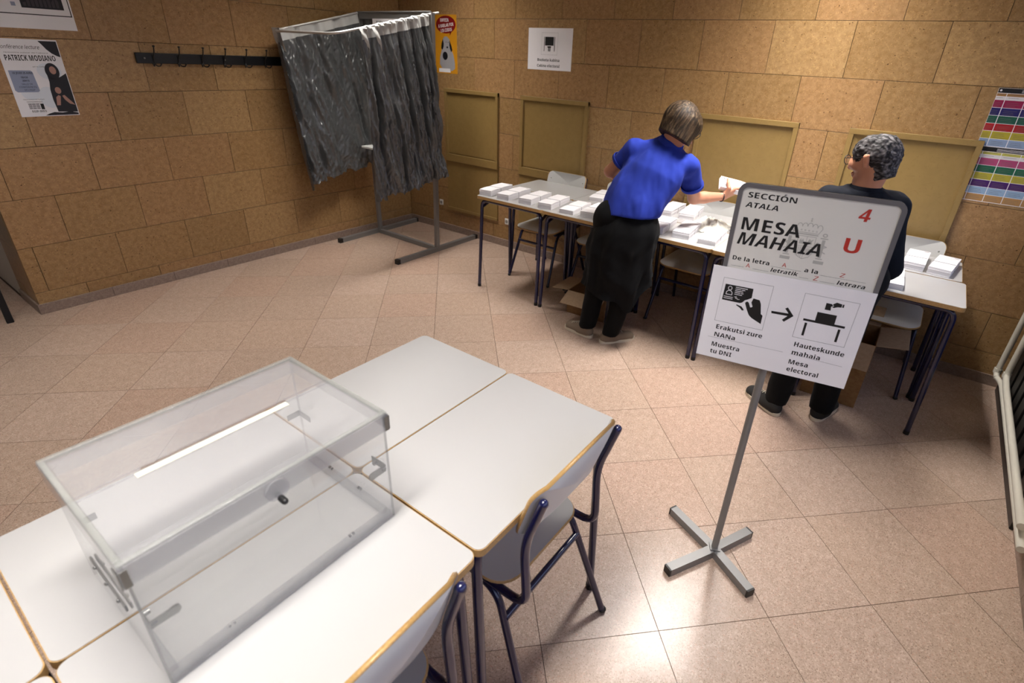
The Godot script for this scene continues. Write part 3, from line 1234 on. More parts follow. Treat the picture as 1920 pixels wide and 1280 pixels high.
func polling_booth() -> void:
	var o := thing("polling_booth", "polling booth with crumpled dark grey curtains on a grey metal stand in the corner", "voting booth")
	var b: MB
	# two floor rails with black end caps, a cross rail, two posts and the head board between them
	for q in [[Vector3(0.125, 0.02, 1.0), Vector3(0.09, 0.02, 0.03)], [Vector3(0.965, 0.02, 1.02), Vector3(0.957, 0.02, 0.04)]]:
		b = MB.new()
		tube(b, PackedVector3Array([q[0], q[1]]), 0.02, 4, -1.0, true)
		var rail := put("floor_rail", b, M.grey_metal, o)
		for s in 2:
			b = MB.new()
			var d: Vector3 = (q[s] - q[1 - s]).normalized()
			tube(b, PackedVector3Array([q[s] - d * 0.002, q[s] + d * 0.028]), 0.021, 4, -1.0, true)
			put("end_cap", b, M.black_plastic, rail)
	b = MB.new()
	tube(b, PackedVector3Array([Vector3(0.13, 0.022, 0.55), Vector3(0.95, 0.022, 0.555)]), 0.018, 4, -1.0, true)
	put("cross_rail", b, M.grey_metal, o)
	for q in [[Vector3(0.140, 0.02, 0.55), Vector3(0.125, 1.955, 0.55)], [Vector3(0.966, 0.02, 0.56), Vector3(1.012, 1.945, 0.55)]]:
		b = MB.new()
		tube(b, PackedVector3Array([q[0], q[1]]), 0.0165, 4, -1.0, true)
		put("post", b, M.grey_metal, o)
	b = MB.new()
	box(b, Vector3(0.568, 1.925, 0.552), Vector3(0.87, 0.055, 0.022), 0.003)
	box(b, Vector3(0.568, 1.950, 0.560), Vector3(0.87, 0.010, 0.030), 0.002)
	put("head_rail", b, M.grey_metal, o)
	# a writing shelf between the posts
	b = MB.new()
	box(b, Vector3(0.50, 0.86, 0.63), Vector3(0.66, 0.018, 0.14), 0.003)
	put("shelf", b, M.white_metal, o)
	# the bent rod
	var rod := fillet([Vector3(0.125, 1.945, 0.55), Vector3(0.115, 1.762, 1.36), Vector3(0.955, 1.755, 1.40), Vector3(1.012, 1.940, 0.53), Vector3(1.020, 1.948, 0.49)], 0.10, 8)
	b = MB.new()
	tube(b, rod, 0.0085, 12, -1.0, false, true)
	put("curtain_rod", b, M.rod, o)
	# right curtain, in front of the post; left curtain, seen from inside
	var rt := PackedVector3Array([Vector3(1.010, 1.925, 0.590), Vector3(0.995, 1.872, 0.84), Vector3(0.968, 1.792, 1.20)])
	var rb := PackedVector3Array([Vector3(1.030, 0.700, 0.47), Vector3(1.010, 0.640, 0.80), Vector3(0.985, 0.585, 1.20)])
	var out := Vector3(0.99, 0, 0.12).normalized()
	b = MB.new()
	cloth_sheet(b, curtain(rt, rb, out, 5.0, 0.036, 0.7, 3, 0.035, 1.0, 150, 130), out)
	put("right_curtain", b, M.satin, o)
	b = MB.new()
	cloth_sheet(b, curtain(rt, rb, out, 5.0, 0.036, 0.7, 3, -0.008, 0.055, 10, 130, 0.004), out)
	put("curtain_header", b, M.satin_white, o)
	var lt := PackedVector3Array([Vector3(0.118, 1.943, 0.57), Vector3(0.112, 1.850, 0.95), Vector3(0.112, 1.762, 1.335), Vector3(0.20, 1.758, 1.372)])
	var lb := PackedVector3Array([Vector3(0.125, 0.700, 0.55), Vector3(0.13, 0.640, 0.93), Vector3(0.145, 0.575, 1.235), Vector3(0.205, 0.555, 1.275)])
	b = MB.new()
	cloth_sheet(b, curtain(lt, lb, Vector3.RIGHT, 5.0, 0.026, 0.5, 8, 0.035, 1.0, 130, 110), Vector3.RIGHT)
	put("left_curtain", b, M.satin, o)
	b = MB.new()
	cloth_sheet(b, curtain(lt, lb, Vector3.RIGHT, 5.0, 0.026, 0.5, 8, -0.008, 0.06, 10, 110, 0.004), Vector3.RIGHT)
	put("curtain_header", b, M.satin_white, o)
	# the back curtain hanging from the head rail, inside the booth
	var bt := PackedVector3Array([Vector3(0.13, 1.90, 0.535), Vector3(0.57, 1.90, 0.535), Vector3(1.0, 1.90, 0.535)])
	var bb := PackedVector3Array([Vector3(0.14, 0.74, 0.53), Vector3(0.57, 0.74, 0.53), Vector3(0.97, 0.74, 0.53)])
	b = MB.new()
	cloth_sheet(b, curtain(bt, bb, Vector3.BACK, 5.0, 0.012, 0.3, 15, 0.0, 1.0, 80, 80), Vector3.BACK)
	put("back_curtain", b, M.satin, o)
	# header corner at the free end of the rod, loops round the rod, and the two knotted ribbons
	b = MB.new()
	var corner := []
	for i in 8:
		var v := i / 7.0
		var l := []
		for j in 10:
			var u := j / 9.0
			l.append(Vector3(0.118 + 0.115 * u, 1.785 - 0.105 * v - 0.06 * u * v, 1.362 + 0.012 * sin(u * 7.0 + v * 2.0) - 0.03 * v))
		corner.append(l)
	cloth_sheet(b, corner, Vector3.BACK)
	put("header_corner", b, M.satin_white, o)
	for k in 6:
		var t := 0.08 + k * 0.168
		var c := rt[0].lerp(rt[2], t) + Vector3(0.004, 0.002, 0)
		b = MB.new()
		var loop := PackedVector3Array()
		for a in 15:
			var an := TAU * a / 14.0
			loop.append(c + Vector3(cos(an) * 0.014, sin(an) * 0.014 - 0.004, (a - 7) * 0.0035))
		for w in 3:
			var lp := PackedVector3Array()
			for p in loop:
				lp.append(p + Vector3(0, 0, (w - 1) * 0.011))
			tube(b, lp, 0.0065, 6)
		put("rod_loop", b, M.satin_white, o)
	for k in 2:
		b = MB.new()
		var g := []
		for i in 9:
			var v := i / 8.0
			var l := []
			for j in 5:
				var u := j / 4.0 - 0.5
				l.append(Vector3(0.985 + 0.012 * sin(v * 4.0 + u) + 0.012 * k, 1.800 + 0.012 * k - 0.155 * v, 1.205 - 0.10 * k - 0.065 * v + u * 0.052 * (1.0 - 0.93 * v)))
			g.append(l)
		cloth_sheet(b, g, Vector3(1, 0, 0.2).normalized())
		put("ribbon", b, M.satin_white, o)
	var n := thing("booth_notice", "white notice paper hung under the head rail inside the polling booth", "notice", Vector3(0.50, 1.835, 0.572), 0.0, "")
	b = MB.new()
	box(b, Vector3.ZERO, Vector3(0.36, 0.13, 0.0012))
	put("sheet", b, M.paper, n)
	b = MB.new()
	var xf := Transform3D(Basis.IDENTITY, Vector3(0, 0, 0.0009))
	letters(b, "Nola egin?", 0.026, -0.13, 0.022, xf, 0.0, 0.20)
	letters(b, "¿Cómo votar?", 0.022, -0.13, -0.03, xf, 0.0, 0.22)
	put("lettering", b, M.ink, n)


# ---------------------------------------------------------------- the sign on its cross foot

func sign_stand() -> void:
	var base := Vector3(4.2545, 0, 2.3005)
	var yaw := 0.1928
	var o := thing("sign_stand", "grey metal sign on a pole with cross foot, framed cream board for table 4 U", "sign", base, 0.0)
	var b: MB
	var feet := [[-0.21, -0.113], [0.075, -0.185], [-0.118, 0.175], [0.16, 0.078]]
	var hub := Vector3(0.0, 0.017, 0.0)
	# the two bars of the cross, each half a bar with a black cap
	var tips := [Vector3(4.050, 0.017, 2.208), Vector3(4.335, 0.017, 2.132), Vector3(4.152, 0.017, 2.492), Vector3(4.418, 0.017, 2.398)]
	for t in tips:
		var p: Vector3 = t - base
		p.y = 0.017
		b = MB.new()
		tube(b, PackedVector3Array([hub + (p - hub).normalized() * 0.006, p]), 0.0165, 4, -1.0, true)
		var foot := put("foot", b, M.grey_metal, o)
		b = MB.new()
		var d := (p - hub).normalized()
		tube(b, PackedVector3Array([p - d * 0.001, p + d * 0.007]), 0.0162, 4, -1.0, true)
		put("end_cap", b, M.black_plastic, foot)
	b = MB.new()
	tube(b, PackedVector3Array([Vector3(0, 0.02, 0), Vector3(0, 1.28, 0)]), 0.0122, 14)
	put("pole", b, M.grey_metal, o)
	b = MB.new()
	box(b, Vector3(0.0, 0.036, 0.0), Vector3(0.038, 0.004, 0.038), 0.001, Basis(Vector3.UP, 0.45))
	put("weld_plate", b, M.grey_metal, o)
	# board: x right, y up, z towards the reader, zero at the middle of the notice below
	var turn := Basis(Vector3.UP, yaw)
	var face := Transform3D(turn, Vector3(4.2668, 0.9955, 2.3200) - base)
	var up := face * Transform3D(Basis.IDENTITY, Vector3(0.0122, 0.178, 0))
	b = MB.new()
	prism(b, rrect(0.4064, 0.440, 0.026), -0.008, -0.0018, up, true, true, true)
	put("backing", b, M.sign_frame, o)
	b = MB.new()
	var outer := rrect(0.4064, 0.440, 0.026, 5)
	var inner := rrect(0.382, 0.4155, 0.015, 5)
	for i in outer.size():
		var j := (i + 1) % outer.size()
		var nn := face.basis.z
		var side := (up.basis * Vector3((outer[i] + outer[j]).x, (outer[i] + outer[j]).y, 0)).normalized()
		b.flat(up * Vector3(outer[i].x, outer[i].y, 0.003), up * Vector3(outer[j].x, outer[j].y, 0.003), up * Vector3(inner[j].x, inner[j].y, 0.003), up * Vector3(inner[i].x, inner[i].y, 0.003), nn)
		b.flat(up * Vector3(outer[i].x, outer[i].y, -0.008), up * Vector3(outer[j].x, outer[j].y, -0.008), up * Vector3(outer[j].x, outer[j].y, 0.003), up * Vector3(outer[i].x, outer[i].y, 0.003), side)
		b.flat(up * Vector3(inner[i].x, inner[i].y, -0.001), up * Vector3(inner[j].x, inner[j].y, -0.001), up * Vector3(inner[j].x, inner[j].y, 0.003), up * Vector3(inner[i].x, inner[i].y, 0.003), -side)
	put("frame", b, M.sign_frame, o)
	b = MB.new()
	prism(b, rrect(0.3825, 0.416, 0.015), -0.0018, 0.0, up, true, true, true)
	put("board", b, M.sign_face, o)
	var z := 0.0004
	b = MB.new()
	letters(b, "SECCIÓN", 0.0150, -0.1630, 0.3586, face, z, 0.1250)
	letters(b, "ATALA", 0.0142, -0.1650, 0.3320, face, z, 0.0865, 0.22)
	letters(b, "MESA", 0.0345, -0.1630, 0.2680, face, z, 0.1540)
	letters(b, "MAHAIA", 0.0345, -0.1660, 0.2250, face, z, 0.2180, 0.22)
	letters(b, "De la letra", 0.0122, -0.1680, 0.1766, face, z, 0.1010)
	letters(b, "a la", 0.0118, 0.0255, 0.1760, face, z, 0.0348)
	letters(b, "letratik", 0.0112, -0.0600, 0.1600, face, z, 0.0715, 0.22)
	letters(b, "letrara", 0.0112, 0.1130, 0.1568, face, z, 0.0680, 0.22)
	put("lettering", b, M.ink, o)
	b = MB.new()
	for q in [[-60.6, 18, 175.8], [66, 179.4, 174.5], [-168.5, -132.9, 158.8], [-107.6, -64.7, 158.6], [17, 40.7, 158.4], [70.5, 107.7, 157.2]]:
		stroke(b, [q[0], q[2], q[1], q[2]], 0.55, face, z)
	put("rule_lines", b, M.ink, o)
	for q in [["4", 0.0325, 0.1135, 0.3360, 0.0270, 0.12, true], ["U", 0.0385, 0.1020, 0.2490, 0.0385, 0.0, true], ["A", 0.0118, -0.0335, 0.1798, 0.0112, 0.0, false], ["Z", 0.0118, 0.1145, 0.1790, 0.0108, 0.12, false], ["A", 0.0118, -0.1275, 0.1600, 0.0112, 0.0, false], ["Z", 0.0128, 0.0530, 0.1570, 0.0112, 0.12, false]]:
		b = MB.new()
		letters(b, q[0], q[1], q[2], q[3], face, z, q[4], q[5], q[6])
		var red := put("lettering", b, M.red_ink, o)
		red.set_meta("label", "red letter or number")
	b = MB.new()
	crest(b, face, 0.00025)
	put("crest", b, M.crest_ink, o)
	# the white notice stuck over the lower half
	var n := thing("notice", "white notice with identity card and ballot box pictures stuck on the sign stand", "notice", Vector3(4.2668, 0.9955, 2.3200), yaw)
	b = MB.new()
	box(b, Vector3(0, 0, 0.0045), Vector3(0.4303, 0.3046, 0.0008))
	put("sheet", b, M.paper, n)
	var xf := Transform3D(Basis.IDENTITY, Vector3.ZERO)
	var h := 0.0052
	b = MB.new()
	stroke(b, [-179, 119, -40.5, 119, -41, -23.5, -180.5, -23.5], 0.8, xf, h, true)
	stroke(b, [44.5, 117, 183, 116, 180, -21.5, 43, -22.5], 0.8, xf, h, true)
	stroke(b, [-190, -82, 30, -78.5], 0.7, xf, h)
	stroke(b, [50.8, -79, 191, -83], 0.7, xf, h)
	put("frame_lines", b, M.grey_ink, n)
	b = MB.new()
	# identity card held by a hand
	shape(b, [-171, 100, -92, 100, -91, 71, -102, 63, -108, 60, -114, 51, -120, 48, -172.5, 48.5], xf, h)
	shape(b, [-86, 71, -68, 69, -62, 57, -56, 27, -50, 23, -49.5, -4.6, -78, 8, -88, 16, -97, 32, -106, 52, -101, 58, -96, 55, -90, 43, -86, 41.5, -83, 45, -89, 57], xf, h)
	shape(b, [-128, 42, -113, 38, -104, 28, -110, 26, -117, 33, -129, 39], xf, h)
	# arrow, then the hand putting an envelope into the box on a table
	shape(b, [-30, 44, -28.5, 36.8, 15.5, 38, 3.7, 23, 10, 18, 31, 41.4, 10.5, 64.5, 4.5, 59.5, 16.5, 46.2], xf, h)
	shape(b, [58, 41.6, 166, 41.6, 166, 34.8, 58, 34.8], xf, h)
	shape(b, [64.6, 29.4, 71, 29.4, 71, -12, 64.6, -12], xf, h)
	shape(b, [151.3, 29.4, 157.7, 29.4, 157.7, -11, 151.3, -11], xf, h)
	shape(b, [88, 69, 138, 69, 138.4, 41, 88, 41], xf, h)
	shape(b, [85.6, 72.5, 90, 79.5, 101, 79.5, 100, 76, 126, 74.8, 140.4, 72.5, 139, 77, 137, 79.5, 121, 79.5, 121, 77.6, 103, 77.6, 103, 75.5], xf, h)
	shape(b, [103, 100.2, 117, 100.2, 121, 95, 117, 92, 118.4, 80, 103.3, 80], xf, h)
	shape(b, [121, 101, 128, 107, 142, 104.5, 142, 95, 133, 94, 124, 89.5, 119, 91.5, 124, 95, 119.5, 97.5], xf, h)
	shape(b, [143.6, 104.8, 147.5, 104.8, 147.7, 95.4, 143.5, 95.2], xf, h)
	put("pictograms", b, M.ink, n)
	b = MB.new()
	for q in [[-140, 95, -108, 95], [-140, 89.5, -126, 89.5], [-122, 89.5, -114, 89.5], [-140, 84, -119, 84], [-140, 78.5, -126, 78.5], [-122, 78.5, -117, 78.5], [-140, 73, -120, 73], [-168, 61, -144, 61], [-168, 55.5, -144, 55.5]]:
		stroke(b, q, 2.0, xf, h + 0.0003)
	var head := oval(-156, 89, 5.2, 5.8, 18)
	stroke(b, head, 1.9, xf, h + 0.0003, true)
	stroke(b, [-164.5, 68.5, -164, 76, -160, 81, -152, 81, -148, 76, -147.5, 68.5], 1.9, xf, h + 0.0003, true)
	stroke(b, [-139, 64, -134, 66, -135, 60, -131, 62, -130, 58, -124, 59], 1.4, xf, h + 0.0003)
	stroke(b, [-112, 51, -108, 58, -101, 61.5, -96, 58, -88.5, 42.5], 2.0, xf, h + 0.0003)
	put("card_details", b, M.paper, n)
	b = MB.new()
	letters(b, "Erakutsi zure", 0.0145, -0.1716, -0.0505, xf, h, 0.1350)
	letters(b, "NANa", 0.0145, -0.1722, -0.0773, xf, h, 0.0620)
	letters(b, "Muestra", 0.0145, -0.1740, -0.1120, xf, h, 0.0835)
	letters(b, "tu DNI", 0.0145, -0.1745, -0.1368, xf, h, 0.0650)
	letters(b, "Hauteskunde", 0.0145, 0.0540, -0.0520, xf, h, 0.1330)
	letters(b, "mahaia", 0.0145, 0.0540, -0.0790, xf, h, 0.0765)
	letters(b, "Mesa", 0.0145, 0.0528, -0.1115, xf, h, 0.0530)
	letters(b, "electoral", 0.0145, 0.0528, -0.1370, xf, h, 0.0870)
	put("lettering", b, M.ink, n)


func crest(b: MB, xf: Transform3D, z: float) -> void:      # pale state crest behind the words: crown, quartered shield, two columns
	var cx := 10.0
	stroke(b, oval(cx, 319, 1.6, 1.6, 8), 1.2, xf, z, true)
	stroke(b, [cx, 321, cx, 327], 1.2, xf, z)
	stroke(b, [cx - 2.5, 324.5, cx + 2.5, 324.5], 1.0, xf, z)
	for k in 5:
		var a := -1.0 + k * 0.5
		stroke(b, oval(cx + a * 25, 304 - absf(a) * 3.0, 6.2, 9.0, 12, 0.1, PI - 0.1), 1.6, xf, z)
		stroke(b, oval(cx + a * 19, 292, 1.7, 1.7, 8), 1.0, xf, z, true)
	stroke(b, [cx - 32, 301, cx - 25, 286, cx + 25, 286, cx + 32, 301], 1.6, xf, z)
	stroke(b, [cx - 24, 281.5, cx + 24, 281.5], 3.2, xf, z)
	stroke(b, [cx - 22, 276, cx + 22, 276, cx + 22, 232, cx + 15, 219, cx, 212, cx - 15, 219, cx - 22, 232], 1.5, xf, z, true)
	stroke(b, [cx, 276, cx, 214], 1.2, xf, z)
	stroke(b, [cx - 22, 248, cx + 22, 248], 1.2, xf, z)
	shape(b, [cx - 17, 254, cx - 6, 254, cx - 6, 264, cx - 8, 264, cx - 8, 268, cx - 10, 268, cx - 10, 264, cx - 13, 264, cx - 13, 268, cx - 15, 268, cx - 15, 264, cx - 17, 264], xf, z)
	shape(b, [cx + 5, 254, cx + 9, 258, cx + 13, 254, cx + 16, 257, cx + 14, 262, cx + 18, 270, cx + 11, 266, cx + 7, 270, cx + 4, 263], xf, z)
	for k in 4:
		stroke(b, [cx - 19 + k * 4.5, 245, cx - 19 + k * 4.5, 222 - k * 2], 1.5, xf, z)
		stroke(b, oval(cx + 11, 234, 2.0 + k * 2.2, 2.0 + k * 2.2, 14), 0.9, xf, z, true)
	for s in [-1.0, 1.0]:
		shape(b, [cx + s * 38, 272, cx + s * 46, 272, cx + s * 46, 222, cx + s * 38, 222], xf, z)
		stroke(b, [cx + s * 34, 276, cx + s * 50, 276], 3.0, xf, z)
		stroke(b, [cx + s * 35, 219, cx + s * 49, 219], 3.0, xf, z)
		stroke(b, oval(cx + s * 42, 285, 5, 4, 10), 2.4, xf, z, true)
		shape(b, [cx + s * 30, 213, cx + s * 56, 213, cx + s * 56, 204, cx + s * 30, 204], xf, z)
		stroke(b, [cx + s * 28, 262, cx + s * 52, 254, cx + s * 33, 244, cx + s * 52, 236], 2.6, xf, z)


# ---------------------------------------------------------------- ballot box

func ballot_box() -> void:
	var o := thing("ballot_box", "empty clear acrylic ballot box with lid and metal clips on the white desks", "ballot box", Vector3(3.5735, TABLE_H, 3.5755))
	var w := 0.337
	var l := 0.461
	var hh := 0.276
	var t := 0.004
	var b := MB.new()
	box(b, Vector3(0, 0.004, 0), Vector3(w - 0.002, 0.005, l - 0.002), 0.0005)
	put("base", b, M.acrylic, o)
	for s in [-1.0, 1.0]:
		b = MB.new()
		box(b, Vector3(s * (w / 2 - t / 2), hh / 2 + 0.003, 0), Vector3(t, hh, l - 2 * t), 0.0004)
		put("pane", b, M.acrylic, o)
		b = MB.new()
		box(b, Vector3(0, hh / 2 + 0.003, s * (l / 2 - t / 2)), Vector3(w - 2 * t, hh, t), 0.0004)
		put("pane", b, M.acrylic, o)
	for sx in [-1.0, 1.0]:
		for sz in [-1.0, 1.0]:
			b = MB.new()
			box(b, Vector3(sx * (w / 2 - t / 2), hh / 2 + 0.003, sz * (l / 2 - t / 2)), Vector3(t, hh, t), 0.0005)
			put("corner_edge", b, M.acrylic_edge, o)
	# foot strips glued round the bottom, inside and out
	for s in [-1.0, 1.0]:
		b = MB.new()
		box(b, Vector3(s * (w / 2 - 0.012), 0.012, 0), Vector3(0.014, 0.016, l - 0.012), 0.0008)
		put("foot_strip", b, M.acrylic_lid, o)
		b = MB.new()
		box(b, Vector3(0, 0.012, s * (l / 2 - 0.012)), Vector3(w - 0.040, 0.016, 0.014), 0.0008)
		put("foot_strip", b, M.acrylic_lid, o)
	# lid: a plate with a slot, a rim hanging outside the panes
	var lid := Node3D.new()
	lid.name = "lid"
	o.add_child(lid, true)
	var top := 0.282
	b = MB.new()
	var sl := Vector2(-0.024, 0.013)
	box(b, Vector3((-w / 2 + sl.x - 0.006) / 2, top, 0), Vector3(w / 2 + sl.x - 0.006, t, l + 0.008), 0.0005)
	box(b, Vector3((w / 2 + sl.x + 0.006) / 2, top, 0), Vector3(w / 2 - sl.x - 0.006, t, l + 0.008), 0.0005)
	for s in [-1.0, 1.0]:
		box(b, Vector3(sl.x, top, s * (l / 4 + 0.067)), Vector3(0.012, t, l / 2 - 0.130), 0.0004)
	put("plate", b, M.acrylic_lid, lid)
	for s in [-1.0, 1.0]:
		b = MB.new()
		box(b, Vector3(s * (w / 2 + 0.003), top - 0.018, 0), Vector3(t, 0.040, l + 0.010), 0.0008)
		put("rim", b, M.acrylic_lid, lid)
		b = MB.new()
		box(b, Vector3(0, top - 0.018, s * (l / 2 + 0.003)), Vector3(w + 0.002, 0.040, t), 0.0008)
		put("rim", b, M.acrylic_lid, lid)
		b = MB.new()
		box(b, Vector3(s * (w / 2 - 0.001), top + 0.0045, 0), Vector3(0.010, 0.005, l + 0.008), 0.0012)
		put("top_strip", b, M.acrylic_edge, lid)
		b = MB.new()
		box(b, Vector3(0, top + 0.0045, s * (l / 2 - 0.001)), Vector3(w - 0.012, 0.005, 0.010), 0.0012)
		put("top_strip", b, M.acrylic_edge, lid)
	b = MB.new()
	box(b, Vector3(sl.x + 0.014, top + 0.0024, 0.008), Vector3(0.013, 0.0006, 0.272))
	put("slot_tape", b, M.tape, lid)
	b = MB.new()
	tube(b, PackedVector3Array([Vector3(w / 2 + 0.0052, top - 0.020, 0.006), Vector3(w / 2 + 0.0092, top - 0.020, 0.006)]), 0.021, 28)
	put("seal_disc", b, M.acrylic_lid, lid)
	b = MB.new()
	tube(b, PackedVector3Array([Vector3(w / 2 + 0.009, top - 0.040, 0.004), Vector3(w / 2 + 0.021, top - 0.040, 0.004)]), 0.0058, 16, -1.0, false, true)
	put("knob", b, M.black_plastic, lid)
	# hinge plate and hasps of metal
	for s in [-1.0, 1.0]:
		var k := MB.new()
		var z: float = s * (l / 2)
		box(k, Vector3(w / 2 - 0.030, 0.142, z - s * 0.0065), Vector3(0.044, 0.018, 0.0018), 0.0004)
		box(k, Vector3(w / 2 - 0.0065, 0.142, z - s * 0.024), Vector3(0.0018, 0.018, 0.036), 0.0004)
		tube(k, PackedVector3Array([Vector3(w / 2 - 0.0085, 0.142, z - s * 0.040), Vector3(w / 2 - 0.0045, 0.142, z - s * 0.040)]), 0.009, 14)
		put("corner_clip", k, M.steel, o)
		k = MB.new()
		for q in [[-0.012, 0.142], [-0.040, 0.142]]:
			tube(k, PackedVector3Array([Vector3(w / 2 - 0.0255 + q[0] + 0.03, q[1], z - s * 0.007), Vector3(w / 2 - 0.0255 + q[0] + 0.03, q[1], z - s * 0.016)]), 0.0042, 8)
		put("wing_nut", k, M.steel, o)
		k = MB.new()
		box(k, Vector3(-w / 2 + 0.030, 0.135, z - s * 0.0065), Vector3(0.044, 0.016, 0.0018), 0.0004)
		box(k, Vector3(-w / 2 + 0.0065, 0.135, z - s * 0.022), Vector3(0.0018, 0.016, 0.032), 0.0004)
		put("corner_clip", k, M.steel, o)
		k = MB.new()
		box(k, Vector3(w / 2 + 0.0062, top - 0.020, s * (l / 2 - 0.001)), Vector3(0.0016, 0.034, 0.010), 0.0004)
		box(k, Vector3(w / 2 - 0.004, top - 0.020, s * (l / 2 + 0.0062)), Vector3(0.020, 0.034, 0.0016), 0.0004)
		put("corner_guard", k, M.steel, o)
	for q in [Vector3(w / 2 - 0.010, 0.026, -0.125), Vector3(w / 2 - 0.010, 0.026, 0.125), Vector3(0.06, 0.026, -l / 2 + 0.012), Vector3(-0.05, 0.026, -l / 2 + 0.012)]:
		b = MB.new()
		var side := Vector3(0, 0, 1) if absf(q.x) > 0.1 else Vector3(1, 0, 0)
		tube(b, PackedVector3Array([q - side * 0.006, q - side * 0.0025]), 0.0035, 8)
		tube(b, PackedVector3Array([q + side * 0.0025, q + side * 0.006]), 0.0035, 8)
		put("screw", b, M.steel, o)
	b = MB.new()
	box(b, Vector3(0.020, 0.135, l / 2 + 0.0035), Vector3(0.150, 0.014, 0.003), 0.0006)
	var hinge := put("hinge_bar", b, M.grey_metal, o)
	for x in [-0.03, 0.02, 0.07]:
		b = MB.new()
		ball(b, Vector3(x, 0.135, l / 2 + 0.006), Vector3(0.004, 0.004, 0.003), Basis.IDENTITY, 6, 8)
		put("screw", b, M.steel, hinge)


# ---------------------------------------------------------------- papers, boxes, prints

func bundle_proto(thick: float, seed_of: int) -> Node3D:
	var r := RandomNumberGenerator.new()
	r.seed = seed_of
	var o := thing("ballot_bundle", "bundle of white ballots", "paper bundle", Vector3.ZERO, 0.0, "bundles of white ballots on the tables")
	var w := 0.104
	var d := 0.300
	var zb := 0.02
	var bend := func(z: float, y: float) -> float:
		var f := y / thick
		return y - f * 0.0045 * exp(-pow((z - zb) / 0.035, 2.0)) + f * 0.003 * cos((z - zb) * 16.0)
	var sheets := MB.new()
	var slabs := 7
	for k in slabs:
		var y0 := thick * k / slabs + 0.0002
		var y1 := thick * (k + 1) / slabs - 0.0002
		var dx := r.randf_range(-0.0012, 0.0012)
		var dz := r.randf_range(-0.002, 0.002)
		var outline := PackedVector2Array()
		for i in 13:
			var z := lerpf(-d / 2, d / 2, i / 12.0)
			outline.append(Vector2(z + dz, bend.call(z, y0)))
		for i in 13:
			var z := lerpf(d / 2, -d / 2, i / 12.0)
			outline.append(Vector2(z + dz, bend.call(z, y1)))
		prism(sheets, outline, -w / 2 + dx, w / 2 + dx, Transform3D(Basis(Vector3(0, 0, 1), Vector3(0, 1, 0), Vector3(1, 0, 0)), Vector3.ZERO))
	put("sheets", sheets, M.paper, o)
	var b := MB.new()
	var top: float = bend.call(zb, thick)
	tube(b, PackedVector3Array([Vector3(-w / 2 - 0.001, 0.001, zb + 0.004), Vector3(-w / 2 - 0.001, top, zb + 0.003), Vector3(-w / 2 + 0.004, top + 0.0008, zb + 0.002), Vector3(w / 2 - 0.004, top + 0.0008, zb - 0.003), Vector3(w / 2 + 0.001, top, zb - 0.003), Vector3(w / 2 + 0.001, 0.001, zb - 0.004)]), 0.0011, 6)
	put("rubber_band", b, M.grey_ink, o)
	b = MB.new()
	var up := Transform3D(Basis(Vector3(1, 0, 0), Vector3(0, 0, -1), Vector3(0, 1, 0)), Vector3.ZERO)
	var y_top: float = bend.call(-0.125, thick) + 0.0004
	shape(b, [24, 124, 44, 124, 44, 131, 24, 131], up, y_top)
	stroke(b, [-44, 96, 44, 96], 0.5, up, bend.call(-0.096, thick) + 0.0004)
	for k in 3:
		stroke(b, [-30, 60 - k * 9, 26 - k * 8, 60 - k * 9], 0.6, up, bend.call(-0.05, thick) + 0.0006)
	put("printed_mark", b, M.grey_ink, o)
	return o


